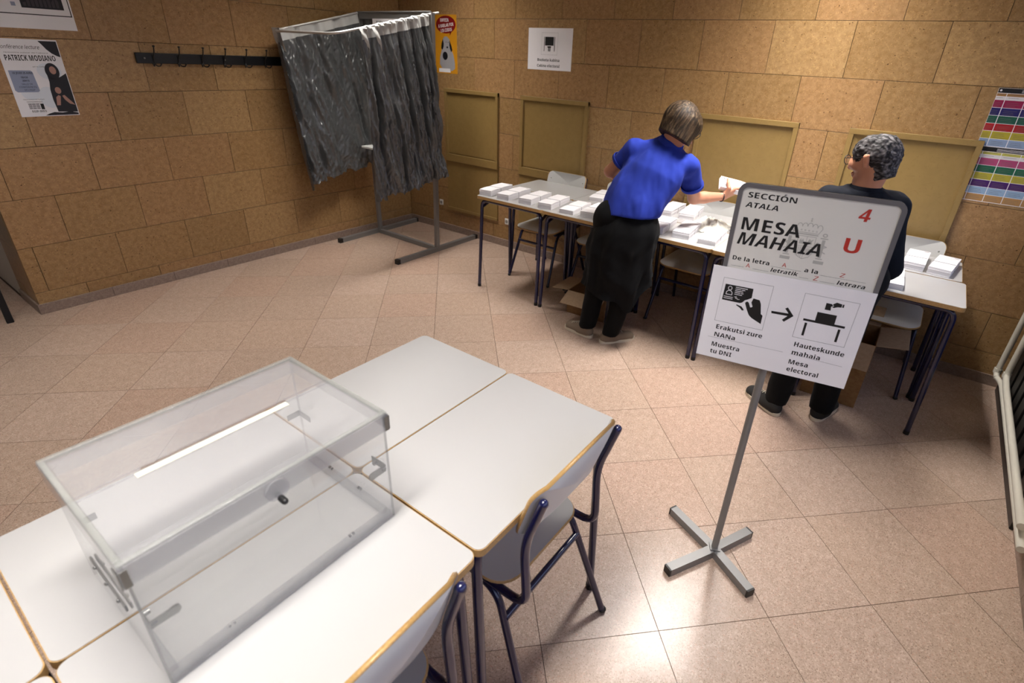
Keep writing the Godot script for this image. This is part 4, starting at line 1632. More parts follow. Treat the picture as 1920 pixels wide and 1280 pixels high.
func ballot_bundles() -> void:
	var thick := bundle_proto(0.042, 3)
	var thin := bundle_proto(0.030, 4)
	# near left corner of the underside, turn, which, label
	var list := [
		[1.800, 0.892, 0.11, 0, "bundle of white ballots on the booth end of the tables, first of the front row"],
		[1.975, 0.896, 0.08, 0, "bundle of white ballots, second from the booth end of the front row"],
		[2.168, 0.884, 0.10, 0, "bundle of white ballots, third from the booth end, where two desks meet nearby"],
		[2.345, 0.890, 0.13, 0, "bundle of white ballots, fourth from the booth end of the front row"],
		[2.528, 0.890, 0.12, 1, "thinner bundle of white ballots, fifth from the booth end of the front row"],
		[2.684, 0.874, 0.11, 0, "bundle of white ballots, sixth from the booth end, beside the woman's hip"],
		[2.490, 0.436, 0.20, 1, "bundle of white ballots lying alone on the back desk row left of the woman"],
		[3.172, 0.868, 0.11, 0, "bundle of white ballots close to the right hip of the woman"],
		[3.338, 0.860, 0.12, 0, "thick bundle of white ballots without wrapping, in front of the white plastic bag"],
		[3.502, 0.862, 0.10, 1, "bundle of white ballots at the desk joint beside the sign"],
		[3.040, 0.432, 0.05, 0, "bundle of white ballots on the back desk row at the woman's right waist"],
		[3.196, 0.420, 0.14, 0, "bundle of white ballots under the outstretched forearm"],
		[2.900, 0.440, 0.10, 1, "bundle of white ballots in the back row mostly hidden by the woman"],
		[4.640, 0.478, -0.14, 0, "bundle of white ballots nearest the heating pipes"],
		[4.520, 0.470, -0.05, 0, "bundle of white ballots in the middle of the three at the pipe end"],
		[4.398, 0.480, 0.03, 1, "bundle of white ballots at the pipe end, half covered by the sign edge"],
		[4.455, 0.885, 0.06, 1, "bundle of white ballots on the front desk by the navy sleeve of the grey-haired person"]]
	var used := [false, false]
	for e in list:
		var turn: float = e[2]
		var at := Vector3(e[0], TABLE_H + 0.0002, e[1]) + Basis(Vector3.UP, turn) * Vector3(0.052, 0, -0.15)
		var proto: Node3D = [thick, thin][e[3]]
		if not used[e[3]]:
			used[e[3]] = true
			proto.position = at
			proto.rotation.y = turn
			proto.set_meta("label", e[4])
		else:
			copy_of(proto, "ballot_bundle", e[4], at, turn)
	# the bundle the woman lifts
	var held := copy_of(thin, "ballot_bundle", "bundle of white ballots lifted in the hand of the woman in blue", Vector3.ZERO, 0.0)
	held.remove_meta("group")
	var zx := Vector3(0.83, -0.20, -0.44).normalized()
	var yy := Vector3(0.22, 0.95, 0.42)
	yy = (yy - zx * yy.dot(zx)).normalized()
	held.transform = Transform3D(Basis(yy.cross(zx), yy, zx), Vector3(3.582, 0.985, 0.435))
	# a crumpled white carrier bag between the bundles
	var o := thing("plastic_bag", "crumpled translucent white plastic bag lying between the ballot bundles", "bag", Vector3(3.43, TABLE_H, 0.47))
	var nz := FastNoiseLite.new()
	nz.seed = 77
	nz.frequency = 7.0
	var rows := []
	for i in 22:
		var v := i / 21.0
		var line := []
		for j in 30:
			var u := j / 29.0
			var x := lerpf(-0.12, 0.13, u) + 0.02 * nz.get_noise_2d(v, 3.0)
			var z := lerpf(-0.15, 0.15, v) + 0.03 * nz.get_noise_2d(u, 9.0)
			var y := 0.003 + 0.062 * sin(u * PI) * sin(v * PI) * (0.7 + 0.8 * nz.get_noise_2d(u * 0.5, v * 0.5)) + 0.010 * absf(nz.get_noise_2d(u * 1.4, v * 1.4)) * sin(u * PI)
			line.append(Vector3(x, maxf(y, 0.002), z))
		rows.append(line)
	var b := MB.new()
	cloth_sheet(b, rows, Vector3.UP, 0.0006)
	put("film", b, M.bag, o)
	b = MB.new()
	tube(b, fillet([Vector3(0.11, 0.012, -0.03), Vector3(0.15, 0.03, -0.06), Vector3(0.17, 0.01, -0.10), Vector3(0.12, 0.006, -0.11)], 0.03), 0.004, 6)
	put("handle", b, M.bag, o)


func carton(called: String, label: String, at: Vector3, size: Vector3, turn: float, flaps: Array) -> void:
	var o := thing(called, label, "box", at, turn)
	var t := 0.004
	var b := MB.new()
	box(b, Vector3(0, t / 2, 0), Vector3(size.x, t, size.z), 0.0008)
	put("bottom", b, M.cardboard, o)
	for k in 4:
		var along := size.x if k % 2 == 0 else size.z
		var deep := size.z if k % 2 == 0 else size.x
		var tn := Basis(Vector3.UP, PI / 2 * k)
		b = MB.new()
		box(b, tn * Vector3(0, size.y / 2, deep / 2 - t / 2), Vector3(along - 0.001, size.y, t), 0.0008, tn)
		var side := put("side", b, M.cardboard, o)
		var f: float = flaps[k]                      # how far the flap is folded outwards from upright, in degrees
		var fl := Basis(Vector3.RIGHT, deg_to_rad(f))
		var len := minf(deep * 0.5, size.y * 0.75)
		b = MB.new()
		box(b, tn * (Vector3(0, size.y, deep / 2 - t / 2) + fl * Vector3(0, len / 2 + 0.001, 0)), Vector3(along - 0.006, len, t * 0.8), 0.0008, tn * fl)
		put("flap", b, M.card_inside, side)


func cardboard_boxes() -> void:
	carton("cardboard_box", "small open cardboard box on the floor beside the legs of the woman", Vector3(2.765, 0, 0.715), Vector3(0.30, 0.175, 0.27), 0.07, [115.0, 60.0, 20.0, 95.0])
	carton("cardboard_box", "tall open cardboard box on the floor under the tables behind the sign", Vector3(4.395, 0, 0.700), Vector3(0.285, 0.395, 0.29), 0.02, [160.0, 80.0, 60.0, 100.0])


func wall_print(called: String, label: String, category: String, at: Vector3, turn: float, size: Vector2, mat: Material, tilt := 0.0) -> Node3D:
	var o := thing(called, label, category, at, turn)
	o.rotation.z = tilt
	var b := MB.new()
	box(b, Vector3(0, 0, 0.0006), Vector3(size.x, size.y, 0.0010))
	put("sheet", b, mat, o)
	return o


func posters() -> void:
	var xf := Transform3D.IDENTITY
	var z := 0.0014
	var b: MB
	var navy_ink := plain(Color(0.035, 0.045, 0.075), 0.5)
	var slate := plain(Color(0.52, 0.56, 0.66), 0.5)
	var pale := plain(Color(0.80, 0.83, 0.87), 0.5)
	var flesh := plain(Color(0.62, 0.47, 0.42), 0.5)
	var poster_white := plain(Color(0.86, 0.86, 0.88), 0.45)
	# talk poster on the left wall
	var o := wall_print("poster", "white talk poster with a portrait and bold black lettering on the left wall", "poster", Vector3(0, 1.424, 2.819), PI / 2, Vector2(0.283, 0.420), poster_white)
	b = MB.new()
	shape(b, oval(60, 40, 58, 46, 24), xf, z - 0.0001)
	shape(b, oval(-62, -78, 44, 40, 20), xf, z - 0.0001)
	shape(b, oval(20, -104, 50, 60, 20), xf, z - 0.0001)
	put("printed_clouds", b, pale, o)
	b = MB.new()
	shape(b, [52, 203, 138, 203, 138, 118, 122, 124, 100, 138, 80, 160, 66, 184], xf, z)
	shape(b, [-28, -206, 138, -206, 138, -196, 100, -186, 60, -192, 20, -188, -8, -196], xf, z)
	shape(b, oval(74, 40, 34, 46, 22), xf, z)
	shape(b, [44, 26, 58, 6, 84, 0, 112, 14, 138, 30, 138, -190, 40, -186, 34, -120, 36, -60, 44, -20], xf, z)
	put("printed_figure", b, navy_ink, o)
	b = MB.new()
	shape(b, oval(78, 46, 16, 22, 18), xf, z + 0.0002)
	shape(b, oval(72, -66, 15, 19, 16), xf, z + 0.0002)
	shape(b, [44, -150, 52, -104, 66, -92, 76, -98, 70, -120, 62, -150], xf, z + 0.0002)
	shape(b, [84, -96, 96, -92, 124, -132, 136, -150, 110, -142, 92, -120], xf, z + 0.0002)
	put("printed_face_and_hands", b, flesh, o)
	b = MB.new()
	shape(b, [-128, 44, -28, 44, -20, 36, -14, -66, -24, -74, -118, -74, -128, -64], xf, z)
	put("printed_panel", b, slate, o)
	b = MB.new()
	letters(b, "Conférence lecture", 0.020, -0.138, 0.158, xf, z, 0.186, 0.25, false)
	letters(b, "PATRICK MODIANO", 0.029, -0.122, 0.096, xf, z, 0.232)
	letters(b, "rencontre autour de l'oeuvre", 0.006, -0.118, 0.136, xf, z, 0.20, 0.0, false)
	letters(b, "par le conférencier", 0.0055, -0.010, 0.062, xf, z, 0.085, 0.0, false)
	letters(b, "LE JEUDI 25 AVRIL", 0.0105, -0.112, 0.022, xf, z + 0.0002, 0.092)
	letters(b, "18H30", 0.0095, -0.082, 0.002, xf, z + 0.0002, 0.032)
	letters(b, "20H15", 0.0095, -0.080, -0.016, xf, z + 0.0002, 0.032)
	letters(b, "SALLE DE", 0.0090, -0.088, -0.034, xf, z + 0.0002, 0.050, 0.0, false)
	letters(b, "CONFÉRENCES", 0.0090, -0.104, -0.050, xf, z + 0.0002, 0.080, 0.0, false)
	letters(b, "DE L'EGIP", 0.0090, -0.084, -0.066, xf, z + 0.0002, 0.048, 0.0, false)
	letters(b, "Département de français", 0.0055, -0.106, -0.116, xf, z, 0.098, 0.0, false)
	letters(b, "EGIP-IHEO", 0.0110, -0.084, -0.186, xf, z, 0.068)
	stroke(b, [-94, -126, -22, -126], 1.6, xf, z)
	stroke(b, [-94, -132, -22, -132], 1.0, xf, z)
	for k in 3:
		for q in 4:
			stroke(b, [-90 + k * 18, -140 - q * 8, -78 + k * 18, -140 - q * 8], 4.0, xf, z)
	shape(b, [-36, -138, -20, -138, -20, -170, -36, -170], xf, z)
	put("lettering", b, M.ink, o)
	# the larger print above it, cut by the frame
	o = wall_print("poster", "white landscape print with a dark framed picture above the talk poster", "poster", Vector3(0, 1.862, 2.766), PI / 2, Vector2(0.425, 0.345), poster_white)
	b = MB.new()
	stroke(b, [-200, 160, 203, 160, 203, -98, -200, -98], 5.0, xf, z, true)
	shape(b, [-20, 130, 176, 130, 176, -66, -20, -66], xf, z)
	put("printed_frame", b, navy_ink, o)
	b = MB.new()
	for k in 9:
		shape(b, [-10 + k * 19, -40 + (k * 37) % 50, 6 + k * 19, -36 + (k * 29) % 44, 4 + k * 19, -56, -8 + k * 19, -58], xf, z + 0.0002)
	put("printed_picture", b, plain(Color(0.20, 0.17, 0.20), 0.5), o)
	b = MB.new()
	stroke(b, [-176, 20, -60, 20], 2.0, xf, z)
	stroke(b, [-176, -6, -76, -6], 1.2, xf, z)
	shape(b, [-64, -40, -44, -40, -44, -60, -64, -60], xf, z)
	put("printed_lines", b, slate, o)
	# yellow poster with a dog beside the booth
	var yellow := plain(Color(0.80, 0.55, 0.10), 0.45)
	o = wall_print("poster", "yellow poster of a spotted dog under a red speech bubble beside the polling booth", "poster", Vector3(0.590, 1.738, 0.0), 0.0, Vector2(0.305, 0.472), yellow)
	b = MB.new()
	shape(b, oval(20, 158, 122, 70, 30), xf, z)
	shape(b, [70, 108, 92, 104, 66, 70], xf, z)
	put("speech_bubble", b, plain(Color(0.50, 0.045, 0.06), 0.45), o)
	b = MB.new()
	letters(b, "EMPIEZA", 0.026, 0.005, 0.180, xf, z + 0.0002, 0.105, 0.0, true, 0.0, true)
	letters(b, "A HABLAR POR", 0.026, 0.022, 0.140, xf, z + 0.0002, 0.190, 0.0, true, 0.10, true)
	letters(b, "LOS CODOS", 0.026, 0.026, 0.102, xf, z + 0.0002, 0.140, 0.0, true, 0.10, true)
	put("lettering", b, M.paper, o)
	b = MB.new()
	shape(b, [-20, 48, 0, 66, 34, 64, 62, 40, 74, -10, 82, -40, 108, -86, 122, -150, 120, -196, 84, -214, -30, -208, -70, -160, -64, -100, -46, -60, -34, -20], xf, z)
	put("printed_dog", b, plain(Color(0.62, 0.61, 0.62), 0.5), o)
	b = MB.new()
	shape(b, [-22, 44, -40, 10, -46, -30, -30, -44, -16, -22, -12, 10], xf, z + 0.0002)
	shape(b, [60, 36, 84, -10, 96, -44, 80, -60, 66, -36, 58, -4], xf, z + 0.0002)
	shape(b, oval(2, -92, 32, 34, 18), xf, z + 0.0002)
	shape(b, oval(18, 20, 4, 4, 10), xf, z + 0.0002)
	shape(b, oval(44, 18, 4, 4, 10), xf, z + 0.0002)
	shape(b, oval(32, -22, 11, 8, 12), xf, z + 0.0002)
	put("printed_spots", b, navy_ink, o)
	b = MB.new()
	shape(b, [-80, -196, 60, -196, 66, -228, -84, -228], xf, z + 0.0003)
	put("printed_paper", b, M.paper, o)
	# notice for the booth
	o = wall_print("notice", "white notice with a black voting booth picture on the back wall", "notice", Vector3(1.7565, 1.7325, 0.0), 0.0, Vector2(0.427, 0.299), M.paper)
	b = MB.new()
	stroke(b, [-79, 117, 77, 117, 74, -38, -80, -38], 0.9, xf, z, true)
	put("frame_lines", b, M.grey_ink, o)
	b = MB.new()
	shape(b, [-46, 88, 37, 88, 37, 27, -46, 27], xf, z)
	shape(b, [-56, 88, -51, 88, -51, -14, -56, -14], xf, z)
	shape(b, [43, 88, 49, 88, 49, -14, 43, -14], xf, z)
	shape(b, [-22, 22, 14, 22, 14, 13, 8, 13, 8, -14, -1, -14, -1, 12, -5, 12, -5, -14, -14, -14, -14, 13, -22, 13], xf, z)
	put("pictogram", b, M.ink, o)
	b = MB.new()
	letters(b, "Bozketa kabina", 0.0195, -0.115, -0.086, xf, z, 0.215)
	letters(b, "Cabina electoral", 0.0195, -0.117, -0.128, xf, z, 0.220)
	put("lettering", b, M.ink, o)
	# two colourful charts, one above the other
	var rows_up := [Color(0.03, 0.03, 0.035), Color(0.62, 0.45, 0.26), Color(0.84, 0.83, 0.84), Color(0.55, 0.07, 0.27), Color(0.10, 0.075, 0.36), Color(0.07, 0.32, 0.25), Color(0.62, 0.07, 0.11), Color(0.66, 0.61, 0.17), Color(0.52, 0.60, 0.72)]
	var rows_low := [Color(0.03, 0.03, 0.035), Color(0.72, 0.70, 0.33), Color(0.84, 0.83, 0.84), Color(0.66, 0.27, 0.44), Color(0.07, 0.36, 0.26), Color(0.67, 0.63, 0.20), Color(0.26, 0.09, 0.38), Color(0.55, 0.66, 0.78), Color(0.66, 0.50, 0.31)]
	for k in 2:
		var wd := 0.545
		var ht := 0.290
		o = wall_print("chart", "%s table chart with rows of %s on the wall" % [["upper", "lower"][k], ["magenta, blue, green and red", "pink, green, purple and pale blue"][k]], "chart", Vector3(4.660 + wd / 2 - 0.004 * k, [1.495, 1.204][k], 0.0012 * (1 - k)), 0.0, Vector2(wd, ht), M.paper)
		var y := ht / 2
		var cols: Array = [rows_up, rows_low][k]
		for q in 9:
			var rh: float = 0.025 if q == 0 else (0.016 if q < 3 else 0.0385)
			b = MB.new()
			var x := -wd / 2
			for c in 7:
				var cw := 0.043 if c == 0 else 0.0835
				if q == 0:
					cw = wd
				shape(b, [(x + 0.0012) * 1000, (y - 0.001) * 1000, (x + cw - 0.0022) * 1000, (y - 0.001) * 1000, (x + cw - 0.0022) * 1000, (y - rh + 0.0015) * 1000, (x + 0.0012) * 1000, (y - rh + 0.0015) * 1000], xf, z)
				x += cw
				if q == 0:
					break
			put("printed_row", b, plain(cols[q], 0.4), o)
			y -= rh
		b = MB.new()
		y = ht / 2 - 0.025
		for q in 8:
			var rh: float = 0.016 if q < 2 else 0.0385
			for c in 7:
				var x0 := (-wd / 2 + (0.004 if c == 0 else 0.043 + (c - 1) * 0.0835 + 0.012)) * 1000
				for ln in (1 if q < 2 else 3):
					var yy := (y - rh * (0.35 + 0.22 * ln)) * 1000
					stroke(b, [x0, yy, x0 + (26 if c == 0 else 40 + (q * 7 + c * 13 + ln * 5) % 18), yy], 1.3, xf, z + 0.0002)
			y -= rh
		put("printed_lines", b, plain(Color(0.40, 0.38, 0.36), 0.5), o)
		b = MB.new()
		for q in 3:
			stroke(b, [(-wd / 2 + 0.10) * 1000, ht * 500 - 8 - q * 5, (-wd / 2 + 0.40) * 1000, ht * 500 - 8 - q * 5], 1.6, xf, z + 0.0002)
		shape(b, oval((-wd / 2 + 0.012) * 1000, ht * 500 - 12, 5, 5, 12), xf, z + 0.0002)
		put("title_print", b, M.paper, o)


func coat_rack() -> void:
	var o := thing("coat_rack", "black wall coat rack with a row of double hooks on the left wall", "coat rack", Vector3(0, 1.55, 1.66), PI / 2)
	var b := MB.new()
	box(b, Vector3(0, 0, 0.010), Vector3(1.25, 0.064, 0.020), 0.003)
	put("board", b, M.black_metal, o)
	for x in [-0.575, -0.05, 0.5]:
		b = MB.new()
		ball(b, Vector3(x, 0.0, 0.0205), Vector3(0.006, 0.006, 0.003), Basis.IDENTITY, 6, 10)
		put("screw", b, M.steel, o)
	for k in 8:
		var x := -0.525 + k * 0.1555
		var h := Node3D.new()
		h.name = "hook"
		h.position = Vector3(x, 0, 0.02)
		o.add_child(h, true)
		b = MB.new()
		box(b, Vector3(0, -0.005, 0.002), Vector3(0.014, 0.060, 0.004), 0.001)
		tube(b, fillet([Vector3(0, -0.020, 0.003), Vector3(0, 0.010, 0.010), Vector3(0, 0.035, 0.040), Vector3(0, 0.070, 0.052)], 0.02), 0.0042, 8)
		put("upper_hook", b, M.black_metal, h)
		b = MB.new()
		ball(b, Vector3(0, 0.074, 0.053), Vector3(0.0085, 0.0065, 0.0085), Basis.IDENTITY, 8, 12)
		put("knob", b, M.black_metal, h)
		for s in [-1.0, 1.0]:
			b = MB.new()
			tube(b, fillet([Vector3(0, -0.018, 0.004), Vector3(s * 0.006, -0.048, 0.014), Vector3(s * 0.020, -0.046, 0.038), Vector3(s * 0.024, -0.034, 0.046)], 0.015), 0.0036, 8)
			ball(b, Vector3(s * 0.0243, -0.032, 0.0465), Vector3(0.006, 0.006, 0.006), Basis.IDENTITY, 6, 10)
			put("lower_hook", b, M.black_metal, h)


func small_things() -> void:
	for q in [[Vector3(0.474, 0.280, 0), "white power socket low on the back wall inside the booth corner"], [Vector3(1.353, 0.250, 0), "pale power socket low on the back wall under the empty desk"]]:
		var o := thing("power_socket", q[1], "socket", q[0])
		var b := MB.new()
		box(b, Vector3(0, 0, 0.005), Vector3(0.046, 0.056, 0.010), 0.002)
		put("plate", b, M.white_metal, o)
		b = MB.new()
		tube(b, PackedVector3Array([Vector3(0, 0, 0.0095), Vector3(0, 0, 0.0108)]), 0.016, 18)
		put("well", b, plain(Color(0.55, 0.54, 0.52), 0.5), o)
		b = MB.new()
		for s in [-1.0, 1.0]:
			tube(b, PackedVector3Array([Vector3(s * 0.006, 0, 0.0105), Vector3(s * 0.006, 0, 0.0112)]), 0.0024, 8)
		put("holes", b, M.black_plastic, o)
	var c := thing("black_stand", "black metal stand at the free end of the left wall, cut by the frame edge", "stand", Vector3(-0.02, 0, 3.385), 0.0)
	var b := MB.new()
	box(b, Vector3(0.030, 0.45, 0.0), Vector3(0.020, 0.90, 0.036), 0.003)
	put("leg", b, M.black_metal, c)
	b = MB.new()
	box(b, Vector3(-0.42, 0.45, 0.0), Vector3(0.020, 0.90, 0.036), 0.003)
	put("leg", b, M.black_metal, c)
	b = MB.new()
	box(b, Vector3(-0.195, 0.885, 0.0), Vector3(0.43, 0.030, 0.036), 0.003)
	put("top_rail", b, M.black_metal, c)
	b = MB.new()
	box(b, Vector3(-0.195, 0.64, -0.010), Vector3(0.43, 0.46, 0.012), 0.003)
	put("panel", b, M.black_metal, c)


# ---------------------------------------------------------------- people

func streaks(dark: Color, mid: Color, light: Color, seed_of: int, along: Vector3, share: float) -> Callable:
	var nz := FastNoiseLite.new()
	nz.seed = seed_of
	nz.frequency = 1.0
	nz.fractal_octaves = 3
	var a := along.normalized()
	return func(p: Vector3) -> Color:
		var q := p - a * p.dot(a) * 0.95
		var n := nz.get_noise_3dv(q * 85.0) * 0.5 + 0.5
		var w := nz.get_noise_3dv(q * 40.0 + Vector3(9, 2, 4)) * 0.5 + 0.5
		var c := dark.lerp(mid, smoothstep(0.3, 0.7, n))
		return c.lerp(light, smoothstep(1.0 - share, 1.0, w * 0.6 + n * 0.55)).srgb_to_linear()


# a head: c its middle, f the way it faces, u its crown; r half the skull's width
func head_into(mb: MB, c: Vector3, f: Vector3, u: Vector3, neck: Vector3, r: float) -> void:
	var s := f.cross(u).normalized()
	var fd := Field.new(c - Vector3.ONE * 0.17, c + Vector3.ONE * 0.17, 0.0042)
	fd.cone(c + u * 0.022 - f * 0.020, c + u * 0.018 + f * 0.018, r, r * 0.98, 0.01)
	fd.cone(c - u * 0.02 + f * 0.030, c - u * 0.075 + f * 0.045, r * 0.78, r * 0.46, 0.03)
	fd.cone(c - f * 0.018 - u * 0.03, neck, 0.052, 0.058, 0.03)
	for k in [-1.0, 1.0]:                                    # brows, cheeks, eyes in their sockets, ears
		fd.carve(c + f * 0.098 + u * 0.008 + s * k * 0.031, c + f * 0.098 + u * 0.006 + s * k * 0.036, 0.014, 0.013, 0.012)
		fd.cone(c + f * 0.077 + u * 0.008 + s * k * 0.032, c + f * 0.0772 + u * 0.008 + s * k * 0.032, 0.0118, 0.0118, 0.003)
		fd.cone(c + f * 0.075 - u * 0.018 + s * k * 0.034, c + f * 0.060 - u * 0.022 + s * k * 0.046, 0.020, 0.016, 0.02)
		fd.cone(c - f * 0.004 + u * 0.014 + s * k * (r + 0.003), c - f * 0.002 - u * 0.024 + s * k * (r - 0.002), 0.0150, 0.0095, 0.005)
		fd.cone(c - f * 0.016 + u * 0.020 + s * k * (r + 0.012), c - f * 0.013 - u * 0.006 + s * k * (r + 0.010), 0.0070, 0.006, 0.005)
		fd.cone(c + f * 0.088 - u * 0.035 + s * k * 0.009, c + f * 0.087 - u * 0.036 + s * k * 0.010, 0.0078, 0.0078, 0.006)
	fd.cone(c + f * 0.086 + u * 0.004, c + f * 0.108 - u * 0.030, 0.008, 0.0115, 0.008)
	fd.cone(c + f * 0.084 - u * 0.056 - s * 0.016, c + f * 0.084 - u * 0.056 + s * 0.016, 0.0068, 0.0068, 0.006)
	fd.cone(c + f * 0.082 - u * 0.066 - s * 0.012, c + f * 0.082 - u * 0.066 + s * 0.012, 0.0075, 0.0075, 0.006)
	fd.carve(c + f * 0.096 - u * 0.061 - s * 0.018, c + f * 0.096 - u * 0.061 + s * 0.018, 0.0035, 0.0035, 0.004)
	fd.into(mb)


# a hand: w wrist, d the way the palm points, p the way the palm faces; fingers bent by the angles in bend, thumb on side k
func hand_into(mb: MB, w: Vector3, d: Vector3, p: Vector3, k: float, bend: Array, thumb: Vector3, fore: Vector3) -> void:
	var s := d.cross(p).normalized() * k                     # towards the thumb
	var lo := w - Vector3.ONE * 0.20
	var hi := w + Vector3.ONE * 0.20
	var fd := Field.new(lo, hi, 0.0036)
	fd.cone(w - (w - fore).normalized() * 0.06, w, 0.027, 0.0235, 0.01, p, 0.82)
	for i in 4:
		var off := s * (0.027 - 0.018 * i)
		fd.cone(w + off * 0.55, w + d * (0.082 - 0.005 * absf(i - 1.2)) + off, 0.0155, 0.0125, 0.014)
	for i in 4:
		var off := s * (0.027 - 0.0185 * i)
		var at := w + d * (0.084 - 0.005 * absf(i - 1.2)) + off
		var dir := d + s * (0.10 - 0.07 * i)
		dir = dir.normalized()
		var scale_of: float = [0.94, 1.0, 0.93, 0.76][i]
		for q in 3:
			var axis := s
			dir = dir.rotated(axis, deg_to_rad(bend[q]) * k * -1.0) if true else dir
			var to: Vector3 = at + dir * ([0.042, 0.026, 0.021][q] * scale_of)
			fd.cone(at, to, [0.0094, 0.0086, 0.0079][q], [0.0086, 0.0079, 0.0068][q], 0.004)
			at = to
	var t0 := w + d * 0.018 + s * 0.020
	var t1 := t0 + (d * 0.6 + s * 0.75 + p * 0.25).normalized() * 0.040
	var t2 := t1 + thumb.normalized() * 0.034
	var t3 := t2 + (thumb.normalized() + d * 0.2).normalized() * 0.026
	fd.cone(t0, t1, 0.0155, 0.0115, 0.012)
	fd.cone(t1, t2, 0.0112, 0.0100, 0.005)
	fd.cone(t2, t3, 0.0100, 0.0082, 0.004)
	fd.into(mb)


func spectacles(o: Node3D, c: Vector3, f: Vector3, u: Vector3, r: float, mat: Material) -> void:
	var s := f.cross(u).normalized()
	var b := MB.new()
	for k in [-1.0, 1.0]:
		var ring := PackedVector3Array()
		for a in 21:
			var an := TAU * a / 20.0
			ring.append(c + f * 0.104 + u * (0.004 + 0.020 * sin(an)) + s * (k * 0.034 + 0.024 * cos(an)))
		tube(b, ring, 0.0020, 6)
		bar(b, c + f * 0.102 + u * 0.012 + s * k * 0.058, c + f * 0.0 + u * 0.016 + s * k * (r + 0.009), 0.0019, 6)
	bar(b, c + f * 0.106 + u * 0.009 - s * 0.010, c + f * 0.106 + u * 0.009 + s * 0.010, 0.0019, 6)
	var g := put("spectacles", b, mat, o)
	b = MB.new()
	for k in [-1.0, 1.0]:
		tube(b, PackedVector3Array([c + f * 0.1035 + u * 0.004 + s * k * 0.034, c + f * 0.1045 + u * 0.004 + s * k * 0.034]), 0.0225, 20)
	put("lens", b, M.glass, g)


# a shoe on the floor from heel to toe
func shoe(o: Node3D, heel: Vector3, toe: Vector3, ankle: Vector3, mat: Material, w := 0.043) -> void:
	var d := (toe - heel)
	d.y = 0.0
	d = d.normalized()
	var s := d.cross(Vector3.UP).normalized()
	var len := heel.distance_to(toe)
	var fd := Field.new(Vector3(minf(heel.x, toe.x) - 0.08, -0.01, minf(heel.z, toe.z) - 0.08), Vector3(maxf(heel.x, toe.x) + 0.08, 0.17, maxf(heel.z, toe.z) + 0.08), 0.0048)
	var hh := heel + d * 0.036
	var tt := toe - d * 0.042
	fd.cone(hh + Vector3(0, 0.034, 0), hh + d * 0.05 + Vector3(0, 0.036, 0), w * 0.82, w * 0.86, 0.02)
	fd.cone(hh + d * 0.05 + Vector3(0, 0.036, 0), tt + Vector3(0, 0.024, 0), w * 0.86, w * 0.92, 0.03, Vector3.UP, 0.80)
	fd.cone(hh + Vector3(0, 0.05, 0) + d * 0.012, Vector3(ankle.x, 0.098, ankle.z), w * 0.80, w * 0.86, 0.02)
	fd.cone(hh + d * 0.06 + Vector3(0, 0.058, 0), tt - d * 0.045 + Vector3(0, 0.038, 0), 0.026, 0.022, 0.02)
	fd.cut(Vector3(0, 0.014, 0), Vector3.DOWN)
	fd.cut(Vector3(0, 0.108, 0), Vector3.UP)
	var b := MB.new()
	fd.into(b)
	var up := put("shoe", b, mat, o)
	# sole following the foot, a little waisted
	var outline := PackedVector2Array()
	for i in 40:
		var a := TAU * i / 40.0
		var x := cos(a)
		var y := sin(a)
		var half := w * (1.02 + 0.10 * x - 0.16 * exp(-pow((x + 0.15) * 2.4, 2.0)))
		outline.append(Vector2(x * (len / 2 + 0.004), signf(y) * pow(absf(y), 0.72) * half))
	var mid := (heel + toe) / 2
	b = MB.new()
	prism(b, outline, 0.001, 0.020, Transform3D(Basis(d, s, Vector3.UP), Vector3(mid.x, 0, mid.z)), true, true, true)
	put("sole", b, M.sole, up)
	b = MB.new()
	for k in 4:
		var c := hh + d * (0.075 + 0.020 * k) + Vector3(0, 0.086 - 0.0085 * k, 0)
		tube(b, PackedVector3Array([c - s * 0.016 - Vector3(0, 0.004, 0), c + Vector3(0, 0.001, 0), c + s * 0.016 - Vector3(0, 0.004, 0)]), 0.0024, 6)
	put("laces", b, M.sole, up)


